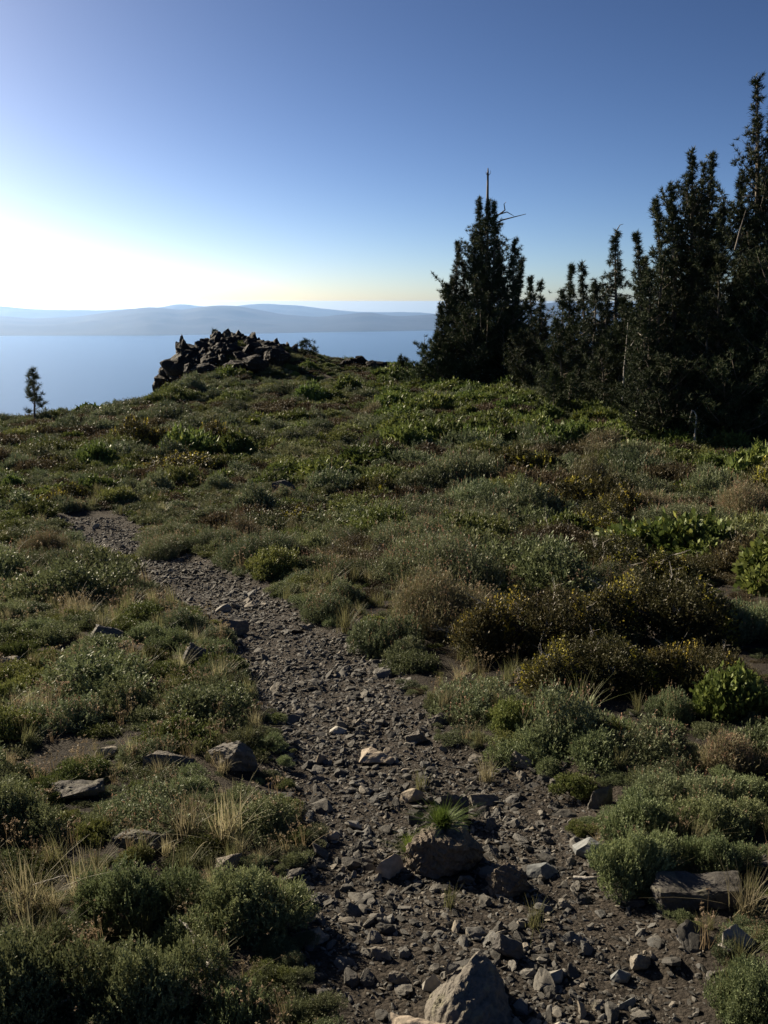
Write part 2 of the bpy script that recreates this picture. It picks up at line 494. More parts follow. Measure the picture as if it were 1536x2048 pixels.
def mountain_range(name, label, crest_px, y_crest, y_foot, rough, seed):
    cp = np.array(crest_px, float)
    px = np.linspace(cp[0, 0], cp[-1, 0], 420)
    py = np.interp(px, cp[:, 0], cp[:, 1])
    k = np.hanning(11); k /= k.sum()
    py = np.convolve(np.pad(py, 5, 'edge'), k, 'valid')
    py = py + 2.0 * fbm(px * 0.03, px * 0 + seed, 4, seed) * rough
    xc, yc, zc = at(px, py, y_crest)
    foot = np.array([y_foot(p) for p in px])
    rows = 34
    s = np.linspace(0, 1, rows)
    V = []
    for q in s:
        y = foot + (y_crest - foot) * q
        x = xc * (y / y_crest)
        h = (zc - LAKE_Z) * (q ** 0.85)
        h = h + (zc - LAKE_Z) * 0.6 * fbm(x * 0.0006, y * 0.0006, 5, seed + 3) * math.sin(math.pi * q) ** 0.8 * rough
        V.append(np.stack([x, y, LAKE_Z - 6 + np.maximum(h, 0) + (6 if q == 1 else 0)], 1))
    for q in (0.3, 0.7, 1.0):                                    # the hidden side slopes back down
        y = np.full_like(xc, y_crest + q * 3500)
        V.append(np.stack([xc * (y / y_crest), y, LAKE_Z - 6 + (zc - LAKE_Z) * (1 - q)], 1))
    V = np.array(V); rows = len(V); n = len(px)
    i = (np.arange(rows - 1)[:, None] * n + np.arange(n - 1)[None]).ravel()
    b = MB(); b.add(V.reshape(-1, 3), np.stack([i, i + 1, i + n + 1, i + n], 1), (0, 0, 0))
    return tag(obj(name, b.mesh(name, [m_mtn], True)), label, None, None, 'structure')

mountain_range('mountain_range', 'blue hazy forested mountains rising from the far shore of the lake',
               [(-900, 640), (-300, 636), (0, 632), (70, 637), (150, 634), (230, 622), (305, 613), (360, 621), (430, 610), (485, 613), (560, 628), (640, 634),
                (735, 624), (790, 633), (870, 628), (980, 618), (1060, 610), (1125, 604), (1220, 606), (1536, 618), (2300, 630)],
               26000, lambda p: float(np.interp(p, [0, 300, 860, 1500], [18800, 19000, 22400, 22000])), 1.0, 11)
mountain_range('far_mountain_range', 'pale distant mountain crest behind the nearer blue mountains',
               [(-900, 620), (-300, 614), (0, 612), (55, 618), (130, 620), (200, 621), (262, 617), (325, 615), (345, 608), (375, 608), (402, 613), (465, 613), (500, 607),
                (570, 609), (640, 616), (700, 623), (760, 624), (830, 625), (900, 628), (1300, 626), (2300, 625)],
               38000, lambda p: 31000.0, 1.2, 23)
# ------------------------------------------------------------------ geometry-node scatter for what nobody could count
def scatter_object(name, label, protos, P, rot, scl, idx):
    """one object whose points carry copies of small prototype meshes"""
    col = bpy.data.collections.new(name + '_kinds')
    for k, me in enumerate(protos):
        col.objects.link(bpy.data.objects.new('%s_kind_%02d' % (name, k), me))
    me = bpy.data.meshes.new(name)
    n = len(P)
    me.vertices.add(n); me.vertices.foreach_set('co', np.asarray(P, np.float32).ravel())
    for nm, typ, arr, key in (('rot', 'FLOAT_VECTOR', rot, 'vector'), ('scl', 'FLOAT_VECTOR', scl, 'vector'), ('kind_index', 'INT', idx, 'value')):
        at_ = me.attributes.new(nm, typ, 'POINT')
        at_.data.foreach_set(key, np.asarray(arr, np.int32 if typ == 'INT' else np.float32).ravel())
    ng = bpy.data.node_groups.new(name, 'GeometryNodeTree')
    ng.interface.new_socket('Geometry', in_out='INPUT', socket_type='NodeSocketGeometry')
    ng.interface.new_socket('Geometry', in_out='OUTPUT', socket_type='NodeSocketGeometry')
    gi = ng.nodes.new('NodeGroupInput'); go = ng.nodes.new('NodeGroupOutput')
    ci = ng.nodes.new('GeometryNodeCollectionInfo'); ci.inputs['Collection'].default_value = col
    ci.inputs['Separate Children'].default_value = True; ci.inputs['Reset Children'].default_value = True
    ip = ng.nodes.new('GeometryNodeInstanceOnPoints'); ip.inputs['Pick Instance'].default_value = True
    def attr(nm, typ):
        a_ = ng.nodes.new('GeometryNodeInputNamedAttribute'); a_.data_type = typ; a_.inputs['Name'].default_value = nm
        return a_.outputs['Attribute']
    er = ng.nodes.new('FunctionNodeEulerToRotation')
    ng.links.new(attr('rot', 'FLOAT_VECTOR'), er.inputs[0]); ng.links.new(er.outputs[0], ip.inputs['Rotation'])
    ng.links.new(attr('scl', 'FLOAT_VECTOR'), ip.inputs['Scale'])
    ng.links.new(attr('kind_index', 'INT'), ip.inputs['Instance Index'])
    ng.links.new(gi.outputs[0], ip.inputs['Points']); ng.links.new(ci.outputs[0], ip.inputs['Instance'])
    ng.links.new(ip.outputs[0], go.inputs[0])
    o = obj(name, me)
    md = o.modifiers.new('scatter', 'NODES'); md.node_group = ng
    return tag(o, label, None, None, 'stuff')

# ------------------------------------------------------------------ stones and rocks
def shard_mesh(seed, flat):
    """small angular stone: hull of a few points, flattened"""
    g = np.random.default_rng(seed)
    bm = bmesh.new()
    p = unit(g.normal(size=(15, 3))) * g.uniform(0.75, 1.0, (15, 1))
    p *= np.array([1.0, g.uniform(0.55, 0.9), flat])
    for q in p:
        bm.verts.new(q)
    r_ = bmesh.ops.convex_hull(bm, input=bm.verts)
    bmesh.ops.delete(bm, geom=[v for v in r_['geom_interior'] if isinstance(v, bmesh.types.BMVert)], context='VERTS')
    bmesh.ops.dissolve_limit(bm, angle_limit=R(14), verts=bm.verts, edges=bm.edges)
    bmesh.ops.triangulate(bm, faces=bm.faces)
    me = bpy.data.meshes.new('stone_%d' % seed); bm.to_mesh(me); bm.free()
    me.materials.append(M_STONE)
    return me

def rock_mesh(name, seed, dims, n=15, sub=3, rough=0.05, mat=None, layers=0, pts=None, taper=0.0):
    """boulder: hull of a few points, finely divided, then broken up by noise"""
    g = np.random.default_rng(seed)
    if pts is None:
        p = unit(g.normal(size=(n, 3))) * g.uniform(0.8, 1.08, (n, 1))
        p[:, 2] = np.where(p[:, 2] < -0.3, -0.5 + 0.2 * p[:, 2], p[:, 2])
        if taper:
            f = 1 - taper * np.clip((p[:, 2] + 0.3) / 1.3, 0, 1); p[:, 0] *= f; p[:, 1] *= f
        p = p * np.asarray(dims)
    else:
        p = np.asarray(pts, float)
    S = np.abs(p).max()
    bm = bmesh.new()
    for q in p:
        bm.verts.new(q)
    r_ = bmesh.ops.convex_hull(bm, input=bm.verts)
    bmesh.ops.delete(bm, geom=[v for v in r_['geom_interior'] if isinstance(v, bmesh.types.BMVert)], context='VERTS')
    bmesh.ops.triangulate(bm, faces=bm.faces)
    for k in range(sub):
        bmesh.ops.subdivide_edges(bm, edges=bm.edges[:], cuts=1, use_grid_fill=True)
    bm.normal_update()
    v = np.array([q.co[:] for q in bm.verts]); nn = np.array([q.normal[:] for q in bm.verts])
    w = v / S
    def n3(f, s):
        return fbm(w[:, 0] * f + s + seed, w[:, 1] * f + w[:, 2] * f * 0.77, 4, seed + s) + fbm(w[:, 2] * f * 1.2 + s, w[:, 0] * f - w[:, 1] * f * 0.8, 4, seed + s + 5)
    d = n3(2.0, 1) * 2.6 + n3(6.0, 7) * 0.9
    if sub > 3: d = d + n3(15.0, 9) * 0.5
    if layers:                                                  # stepped like split slate
        h_ = w @ unit(np.array([0.3, 0.15, 1.0])) * layers + 0.8 * n3(1.5, 3)
        d = d + 0.55 * np.floor((h_ % 1) * 2) - 0.25
    v = v + nn * (d * rough * S)[:, None]
    for q, c in zip(bm.verts, v):
        q.co = c
    for f in bm.faces:
        f.smooth = True
    me = bpy.data.meshes.new(name); bm.to_mesh(me); bm.free()
    me.set_sharp_from_angle(angle=R(24))
    me.materials.append(mat or M_ROCK)
    return me

ROCK_SPOTS = []          # (X, Y, radius) kept free of plants
def px_size(w, X, Y, Z):
    return w * proj(X, Y, Z)[2] / F_PX

# hand-placed rocks: pixel of the base centre, width px, height px, yaw, tilt x, tilt y, kind, label
big_rocks = [
    (925, 2000, 250, 165, 75, -14, -6, 'tall', 'jagged tan wedge of rock rising at the bottom of the gravel trail'),
    (850, 2060, 150, 90, -20, 6, 12, 'tan', 'pale tan pointed rock at the very bottom edge below the jagged wedge'),
    (895, 1712, 150, 105, 10, 4, 10, 'dome', 'rough brown boulder in the trail with a bright grass tuft on top'),
    (905, 1625, 80, 60, 40, 0, 0, 'dark', 'dark blocky rock behind the grass-topped boulder'),
    (742, 1508, 90, 38, -8, 10, 0, 'tan', 'flat sunlit tan rock lying alone in mid trail'),
    (840, 1468, 62, 36, 12, 8, -4, 'slab', 'flat grey rock at the right edge of the trail below the slab'),
    (888, 1440, 75, 26, -5, 3, 0, 'slab', 'thin dark slab half under the green mats right of the trail'),
    (1042, 1528, 70, 50, 30, 5, 10, 'slab', 'light-topped grey rock poking from plants right of the trail'),
    (780, 1728, 60, 70, 30, 15, -30, 'tan', 'orange-tan tilted stone beside the grass-topped boulder'),
    (1178, 1700, 82, 46, -30, 20, -18, 'blue', 'blue-grey tilted slab at the right side of the trail'),
    (1082, 1725, 66, 36, 10, 8, 5, 'blue', 'rounded grey stone left of the blue-grey tilted slab'),
    (1020, 1760, 100, 66, 20, 0, 8, 'dome', 'dull brown rounded rock right of the grass-topped boulder'),
    (1205, 1600, 46, 44, 15, 0, 12, 'dark', 'upright pointed rock at the right where trail meets shrubs'),
    (965, 1588, 62, 34, 5, 8, 0, 'slab', 'dark tilted stone on the trail above the grass-topped boulder'),
    (1390, 1800, 150, 60, -5, 4, 2, 'plank', 'large dark slab with a thin sunlit top edge on the right'),
    (1475, 1895, 78, 66, 20, -16, 24, 'pale', 'pale grey broken rock below the dark slab on the right'),
    (335, 1535, 105, 56, 5, 12, 5, 'slab', 'grey lichen-spotted rock among dry plants left of the trail'),
    (468, 1532, 105, 54, -20, 0, 0, 'dark', 'dark rounded rock at the left trail edge'),
    (215, 1515, 46, 40, 20, 12, -10, 'slab', 'small pale tilted rock left of the lichen-spotted rock'),
    (155, 1592, 115, 55, 8, 6, 4, 'plank', 'low dark slab with a lit upper edge in the left plants'),
    (285, 1690, 115, 52, -6, 8, 2, 'plank', 'dark ledge of rock with tan top below the twin grass tufts'),
    (462, 1735, 66, 48, 15, 10, -14, 'slab', 'squarish grey stone left of the trail beside dark shade'),
    (340, 1590, 60, 26, 10, 8, 0, 'tan', 'thin tan flake of rock behind the twin grass tufts'),
    (705, 1640, 40, 42, -20, 20, 14, 'pale', 'bright angular stone standing in the middle of the trail'),
    (660, 1665, 40, 28, 12, 10, 0, 'tan', 'small tan stone just left of the bright angular stone'),
    (640, 1504, 28, 34, 40, 12, -20, 'tan', 'small upright tan stone left of the flat sunlit rock'),
    (676, 1448, 40, 20, -10, 8, 0, 'pale', 'small bright flat stone in the trail above the sunlit rock'),
    (822, 1582, 52, 42, 25, 10, -8, 'tan', 'pinkish grey angular rock in the trail above the grass tuft'),
    (620, 1870, 66, 48, 10, 12, 18, 'slab', 'dark stone with light upper face at the left trail edge'),
    (760, 1890, 52, 32, -25, 10, 6, 'slab', 'flat dark grey stone left of the jagged wedge'),
    (865, 1950, 62, 52, 15, 6, -6, 'pale', 'light grey blocky stone against the jagged wedge'),
    (790, 1935, 56, 32, 0, 8, 8, 'slab', 'broad low grey stone beside the light blocky stone'),
    (1108, 1940, 56, 40, 20, 10, 0, 'pale', 'rounded light stone right of the jagged wedge'),
    (1015, 1888, 60, 44, -10, 4, 0, 'dark', 'dark cube-like stone above and right of the jagged wedge'),
    (1255, 1985, 44, 36, 30, 8, -12, 'blue', 'smooth grey-blue stone at the bottom right of the trail'),
    (1240, 1935, 46, 34, 12, 6, 6, 'blue', 'grey-blue stone above the smooth one at bottom right'),
    (1190, 1995, 46, 26, -12, 6, 0, 'slab', 'flat grey stone left of the smooth grey-blue one'),
    (1130, 2040, 62, 34, 8, 4, 0, 'pale', 'broad pale stone at the bottom edge of the trail'),
    (1010, 2030, 76, 30, -8, 2, 0, 'slab', 'wide grey stone at the bottom edge right of the wedge'),
    (1365, 1870, 30, 42, 20, 0, 10, 'pale', 'small pale upright chip left of the broken pale rock'),
    (447, 1214, 36, 26, 30, 12, -20, 'pale', 'small pale upright stone at the bend of the trail'),
    (550, 1246, 50, 16, 5, 8, 0, 'slab', 'flat grey stone at the upper bend of the trail'),
    (465, 1258, 56, 34, 10, 0, 0, 'dark', 'dark squat rock at the trail bend below the pale stone'),
    (245, 1300, 40, 34, 20, 0, 10, 'tan', 'small tan rock in the plants left of the bend'),
    (210, 1282, 70, 34, 0, 0, 4, 'dark', 'dark rock under a green mat left of the bend'),
    (400, 1330, 70, 46, 0, 0, 0, 'dark', 'dark shaded rock at the left trail edge with grass in front'),
    (192, 1050, 16, 18, 30, 10, 14, 'pale', 'small bright stone at the far turn of the trail'),
    (160, 1055, 14, 18, 0, 10, -20, 'tan', 'small lit stone left of the bright one at the far turn'),
    (565, 985, 52, 26, 0, 0, 6, 'dark', 'dark rock half hidden by shrubs mid slope'),
    (728, 892, 20, 14, 40, 12, 20, 'white', 'bright white stone on the trail climbing towards the knoll'),
    (20, 1325, 40, 22, 20, 4, 0, 'slab', 'flat grey stone at the left edge beside a green mat'),
]
m_white = rock_material('white_stone', [(0.0, (0.5, 0.48, 0.45)), (1.0, (0.7, 0.68, 0.64))], 8, 0.3, 0.01)
m_tan = rock_material('tan_rock', [(0.0, (0.16, 0.135, 0.105)), (0.5, (0.26, 0.22, 0.175)), (1.0, (0.36, 0.30, 0.24))], 7, 0.7, 0.02, lichen=0.3)
m_brown = rock_material('brown_rock', [(0.0, (0.07, 0.058, 0.047)), (0.5, (0.125, 0.104, 0.083)), (1.0, (0.20, 0.165, 0.13))], 10, 1.0, 0.03, lichen=0.3)
m_dark = rock_material('dark_rock', [(0.0, (0.05, 0.047, 0.044)), (0.6, (0.10, 0.094, 0.088)), (1.0, (0.16, 0.145, 0.13))], 6, 0.8, 0.02, lichen=0.35)
m_blue = rock_material('blue_grey_rock', [(0.0, (0.13, 0.14, 0.145)), (1.0, (0.23, 0.235, 0.23))], 8, 0.35, 0.01)
m_pale = rock_material('pale_rock', [(0.0, (0.22, 0.21, 0.19)), (1.0, (0.36, 0.345, 0.31))], 7, 0.5, 0.015, lichen=0.2)
ROCK_KIND = {'tall': (M_ROCK, 16, 1.0, 0.045), 'tan': (m_tan, 13, 0.75, 0.035), 'dome': (m_brown, 22, 0.8, 0.085), 'dark': (m_dark, 14, 0.75, 0.045),
             'slab': (M_ROCK, 14, 0.8, 0.04), 'blue': (m_blue, 13, 0.75, 0.02), 'plank': (m_dark, 14, 0.8, 0.04), 'pale': (m_pale, 13, 0.8, 0.03), 'white': (m_white, 12, 0.8, 0.02)}
WEDGE = [(0.03, 0.06, 0.20), (0.055, 0.10, 0.185), (-0.03, -0.04, 0.13), (-0.085, -0.16, 0.045), (-0.15, -0.10, -0.05), (-0.11, 0.10, -0.05), (-0.05, 0.06, 0.15),
         (0.17, 0.06, -0.05), (0.16, -0.10, -0.05), (0.10, 0.02, 0.10), (0.13, 0.10, 0.06), (0.115, -0.06, 0.075), (0.15, 0.01, 0.03), (0.02, -0.13, 0.075), (0.0, -0.22, -0.05), (0.05, 0.20, -0.05), (-0.09, -0.05, 0.07), (0.06, -0.12, 0.05)]
SLAB = [(-0.16, -0.06, 0.10), (0.17, -0.05, 0.135), (0.18, 0.07, 0.13), (-0.15, 0.06, 0.105), (-0.14, -0.085, -0.05), (0.19, -0.09, -0.05), (0.2, 0.1, -0.05), (-0.17, 0.08, -0.05), (0.02, -0.075, 0.115), (-0.19, 0.0, 0.06)]
WEDGE = [(x * 0.95, y * 0.95, z * 0.72 if z > 0 else z) for x, y, z in WEDGE]
SLAB = [(x * 0.8, y * 0.8, z * 0.55 if z > 0 else z) for x, y, z in SLAB]
for k, (px, py, w, h, yaw, tx, ty, kind, lab) in enumerate(big_rocks):
    X, Y, Z = ground_at(px, py)
    W = px_size(w, X, Y, Z); Hh = px_size(h, X, Y, Z)
    mat, cuts, dep, rough = ROCK_KIND[kind]
    if kind in ('slab', 'blue', 'plank', 'pale', 'tan', 'white'):
        dims = (W * 0.62, W * 0.62 * dep * 0.8, max(Hh * 0.55, W * 0.14))
    else:
        dims = (W * 0.6, W * 0.6 * dep * 0.85, Hh * 0.85)
    me = rock_mesh('rock_%02d' % k, 100 + k, dims, cuts, 5 if k == 0 else 4 if w > 60 else 3, 0.065 if k == 0 else rough, mat, 0 if k == 0 else {'tall': 5, 'dome': 4, 'plank': 5, 'slab': 4, 'dark': 4}.get(kind, 0),
                   taper={'tall': 0.6, 'dome': 0.3, 'pale': 0.25}.get(kind, 0),
                   pts=WEDGE if k == 0 else SLAB if kind == 'plank' and w > 140 else None)
    if k == 0: yaw = tx = ty = 0; dims = (0.2, 0.2, -0.06)
    if kind == 'plank' and w > 140: yaw, tx, ty, dims = -6, 3, 0, (0.2, 0.1, 0.0)
    Z = float(gz(X, Y)[0])
    o = obj('rock', me, None, (X, Y, Z + dims[2] * (0.3 if kind in ('tall', 'dome', 'dark') else 0.12)), (R(tx), R(ty), R(yaw)))
    tag(o, lab, 'rock', 'rocks on and beside the trail')
    ROCK_SPOTS.append((X, Y, W * 0.45))
RS = np.array(ROCK_SPOTS)

def near_rock(X, Y, pad=0.0):
    d = np.hypot(np.asarray(X)[..., None] - RS[:, 0], np.asarray(Y)[..., None] - RS[:, 1]) - RS[:, 2]
    return d.min(-1) < pad

LAND = [(915, 1930, 'jagged tan wedge rock'), (880, 1680, 'grass-topped boulder'), (742, 1500, 'flat sunlit trail rock'), (888, 1435, 'thin dark slab'), (1042, 1520, 'light-topped grey rock'),
        (780, 1715, 'orange-tan tilted stone'), (1178, 1690, 'blue-grey tilted slab'), (1020, 1750, 'dull brown rounded rock'), (1205, 1590, 'dark upright right-hand rock'), (1395, 1780, 'large dark right-hand slab'),
        (1470, 1880, 'pale broken rock'), (335, 1520, 'lichen-spotted left rock'), (468, 1520, 'dark left trail-edge rock'), (155, 1580, 'low dark left slab'), (285, 1680, 'dark tan-topped ledge'),
        (462, 1730, 'squarish grey left stone'), (705, 1630, 'bright angular trail stone'), (620, 1860, 'dark left-edge trail stone'), (1108, 1930, 'rounded light stone'), (1255, 1975, 'smooth grey-blue stone'),
        (447, 1210, 'pale stone at the bend'), (400, 1320, 'shaded rock below the bend'), (190, 1045, 'bright stone at the far turn'), (565, 975, 'dark mid-slope rock'), (728, 890, 'white stone'),
        (200, 1980, 'bottom left corner bush'), (1480, 1980, 'bottom right corner bush'), (1290, 1740, 'yellow-green right mound'), (1380, 1600, 'wide grey right-hand sage'), (1120, 1440, 'tall sage clump'),
        (1475, 1390, 'broad-leaved right-edge shrub'), (865, 1210, 'pinkish dry flowering bush'), (1090, 1240, 'large yellow-leaved left bush'), (1330, 1220, 'yellow bush with grey twigs'), (1490, 1220, 'silver right-edge sage'),
        (1120, 1060, 'single bright green shrub'), (1370, 1040, 'wide silver sage'), (955, 1045, 'upright silver sage'), (165, 1170, 'big dark bend mound'), (340, 1085, 'green far-trail mound'), (540, 1090, 'dark mid-slope mound'),
        (150, 1370, 'long left green mat'), (190, 900, 'tall left-slope bush'), (66, 800, 'lone young pine'), (450, 720, 'rock outcrop'), (614, 700, 'lone knoll conifer'), (740, 728, 'low skyline rock rib'),
        (970, 700, 'dead-topped pine'), (1110, 780, 'small young fir'), (1220, 740, 'large hemlock'), (1390, 800, 'many-topped pine'), (1515, 800, 'tallest right-edge pine'), (60, 1780, 'tall left-edge straw tuft'), (415, 1640, 'twin bunchgrass tufts')]
_LX = np.array([q[0] for q in LAND], float); _LY = np.array([q[1] for q in LAND], float)
_used = {}
ORD = ['', 'second ', 'third ', 'fourth ', 'fifth ', 'sixth ', 'seventh ', 'eighth ', 'ninth ', 'tenth ']
def which(what, px_, py_, dep_):
    """words that lead from a landmark to this thing"""
    k = int(np.argmin(np.hypot(_LX - px_, (_LY - py_) * 1.3)))
    dx, dy = px_ - _LX[k], (py_ - _LY[k]) * 1.3
    far_ = math.hypot(dx, dy)
    if abs(dx) > 2.2 * abs(dy): d_ = 'right of' if dx > 0 else 'left of'
    elif abs(dy) > 2.2 * abs(dx): d_ = 'below' if dy > 0 else 'above'
    else: d_ = ('below and ' if dy > 0 else 'above and ') + ('right of' if dx > 0 else 'left of')
    near_ = 'just ' if far_ < 60 else 'well ' if far_ > 150 else ''
    key = '%s %s%s the %s' % (what, near_, d_, LAND[k][2])
    n_ = _used.get(key, 0); _used[key] = n_ + 1
    if n_ == 0: return key
    return (ORD[n_] if n_ < 10 else 'further ') + 'largest ' + key

# loose stones of the trail: largest ones singly, the rest as gravel
shards = [shard_mesh(s, [0.2, 0.32, 0.46, 0.26][s % 4]) for s in range(24)]
g = np.random.default_rng(21)
cand = []
XX = g.uniform(-6.5, 3.2, 620000); YY = g.uniform(1.15, 15.5, 620000)
sd = trail_sd(XX, YY)
dist = np.hypot(XX, YY)
prob = np.clip(sd / 0.22 + 0.62, 0.0, 1) ** 1.5 + 0.02 * (vnoise(XX * 1.3, YY * 1.3, 77) > 0.55)
prob *= np.clip(0.22 + 1.15 * vnoise(XX * 2.6 + 5, YY * 2.6, 41), 0.38, 1.1)
keep = g.random(len(XX)) < prob * np.clip(3.2 / dist, 0.25, 1.0) * 0.92
XX, YY, dist = XX[keep], YY[keep], dist[keep]
size = np.exp(g.normal(math.log(0.0100), 0.5, len(XX))) * np.clip((dist / 3.2) ** 0.45, 0.8, 1.7)
coarse = g.random(len(XX)) < 0.045
size = np.where(coarse, np.exp(g.normal(math.log(0.026), 0.38, len(XX))), size)
size = np.clip(size, 0.006, 0.085)
ok = ~near_rock(XX, YY, -0.02)
XX, YY, size = XX[ok], YY[ok], size[ok]
px, py, dep = proj(XX, YY, height(XX, YY))
ok = (px > -250) & (px < 1786) & (py < 2250)
XX, YY, size, px, py, dep = (q[ok] for q in (XX, YY, size, px, py, dep))
ZZ = gz(XX, YY)
tilt = g.normal(0, 0.38, (len(XX), 2))
rot = np.stack([tilt[:, 0], tilt[:, 1], g.uniform(0, 6.28, len(XX))], 1)
scl = np.stack([size * g.uniform(0.85, 1.25, len(XX)), size * g.uniform(0.8, 1.1, len(XX)), size * g.uniform(0.8, 1.3, len(XX))], 1)
PP = np.stack([XX, YY, ZZ + size * 0.12], 1)
idx = g.integers(0, len(shards), len(XX))
show = size / dep * ((px > 0) & (px < 1536) & (py > 0) & (py < 2048))
top = np.argsort(-show)[:300]
fine_shards = [rock_mesh('loose_stone_%d' % s, 700 + s, (1.0, 0.78, [0.22, 0.33, 0.46, 0.27][s % 4]), 18, 3, 0.05, M_STONE, [3, 0][s % 2]) for s in range(16)]
order_ = top[np.argsort(-size[top])]
for i in order_:
    o = obj('stone', fine_shards[idx[i] % 16], None, PP[i], rot[i], scl[i])
    big = 'fist-sized' if size[i] > 0.045 else 'palm-sized' if size[i] > 0.032 else 'small'
    flat_ = ['thin flat', 'angular', 'chunky', 'flat'][idx[i] % 4]
    tag(o, which('%s %s stone' % (big, flat_), px[i], py[i], dep[i]), 'stone', 'loose stones on the gravel trail')
rest = np.setdiff1d(np.arange(len(XX)), top)
scatter_object('gravel', 'small broken grey and tan stones covering the trail', shards, PP[rest], rot[rest], scl[rest], idx[rest])

# ------------------------------------------------------------------ rocky outcrop on the knoll
def outcrop(name, label, specs, seed):
    """specs: (px, py of the rock's middle, width px, height px, Y)"""
    g = np.random.default_rng(seed)
    c = specs[len(specs) // 2]
    bx, by, bz = at(c[0], c[1], c[4])
    base = empty(name, (bx, by, float(height(bx, by)[0])))
    tag(base, label, 'rock outcrop')
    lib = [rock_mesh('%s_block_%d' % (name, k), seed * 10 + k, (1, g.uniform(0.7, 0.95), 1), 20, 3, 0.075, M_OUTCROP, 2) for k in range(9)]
    for n, (px_, py_, w, h, Y) in enumerate(specs):
        x, y, z = at(px_, py_, Y)
        s = Y / F_PX * 1.03
        o = obj('rock', lib[int(g.integers(0, 9))], base, (x - base.location.x, y - base.location.y, z - base.location.z),
                (g.normal(0, 0.18), g.normal(0, 0.18), g.uniform(0, 6.28)), (w * s * 0.85, w * s * 0.95, h * s * 0.80))
    return base

g = np.random.default_rng(5)
# silhouette of the crest, left to right
sil = [(330, 760), (336, 738), (345, 722), (358, 712), (366, 690), (372, 686), (384, 702), (396, 694), (408, 690), (420, 680), (432, 676), (446, 677), (460, 676), (474, 671), (488, 674),
       (502, 678), (514, 685), (524, 682), (536, 690), (548, 684), (556, 692), (566, 698)]
spec = []
for k, (x, y) in enumerate(sil):
    w = g.uniform(16, 38); h = g.uniform(20, 40)
    spec.append((x, y + 5 + h * 0.42, w, h, 53 + g.normal(0, 0.25)))
spec.append((368, 705, 15, 50, 52.4))
for x, y in [(332, 758), (340, 752), (350, 748), (356, 740), (348, 734), (362, 728), (372, 738)]:
    spec.append((x, y, g.uniform(26, 38), g.uniform(24, 36), 50.6 + g.normal(0, 0.3)))
for x, y in [(420, 672), (440, 668), (462, 668), (480, 664), (500, 670), (530, 680), (452, 662)]:
    spec.append((x, y + 24, g.uniform(18, 28), g.uniform(30, 42), 53.6))
for k in range(44):                                    # body of the outcrop below the crest
    x = g.uniform(338, 560)
    top_y = float(np.interp(x, [q[0] for q in sil], [q[1] for q in sil]))
    bot_y = float(np.interp(x, [330, 400, 470, 560], [772, 752, 728, 708]))
    y = top_y + 10 + min(bot_y - top_y, 46) * g.random()
    spec.append((x, y, g.uniform(18, 36), g.uniform(16, 34), 53.2 - 4.0 * (y - top_y) / max(bot_y - top_y, 10)))
outcrop('rock_outcrop', 'dark craggy rock outcrop crowning the knoll above the lake', spec, 3)
spec = []
for k in range(16):                                    # lower face in front
    x = g.uniform(372, 548)
    lo = float(np.interp(x, [370, 420, 470, 550], [762, 776, 778, 760]))
    hi = float(np.interp(x, [370, 420, 470, 550], [738, 726, 722, 734]))
    spec.append((x, g.uniform(hi, lo), g.uniform(18, 32), g.uniform(14, 26), 46.9 + g.normal(0, 0.35)))
spec.append((440, 768, 40, 26, 45.2))
outcrop('rock_outcrop', 'lower dark rock face half buried in shrubs on the front of the knoll', spec, 4)
spec = []
for x, y in [(690, 722), (700, 720), (712, 718), (720, 717), (732, 722), (744, 726), (756, 728), (768, 731), (780, 735), (790, 738), (706, 726), (726, 727)]:
    spec.append((x, y + 6, g.uniform(12, 20), g.uniform(10, 18), 52.0 + g.normal(0, 0.3)))
outcrop('rock_outcrop', 'low broken rock rib on the skyline right of the lone small conifer', spec, 6)
loner = [(587, 700, 20, 24, 'blocky dark rock standing left of the lone small conifer on the knoll'),
         (253, 795, 12, 12, 'small dark rock on the left shoulder of the knoll'),
         (272, 786, 22, 16, 'dark rounded rock on the left skyline below the crag'),
         (575, 694, 14, 16, 'small rock beside the blocky dark one near the lone conifer'),
         (545, 865, 16, 14, 'dark rock showing among shrubs in front of the knoll'),
         (432, 772, 34, 14, 'pale-topped slab at the foot of the lower rock face')]
for k, (px_, py_, w, h, lab) in enumerate(loner):
    Y = [53, 41, 42, 53.4, 30, 44.6][k]
    x, y, z = at(px_, py_, Y); s = Y / F_PX
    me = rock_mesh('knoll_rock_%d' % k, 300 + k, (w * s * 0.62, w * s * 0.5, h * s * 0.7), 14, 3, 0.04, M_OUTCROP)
    tag(obj('rock', me, None, (x, y, min(z, float(height(x, y)[0]) + 0.05 + h * s * 0.35)), (0, 0, k)), lab, 'rock', 'rocks on the knoll')

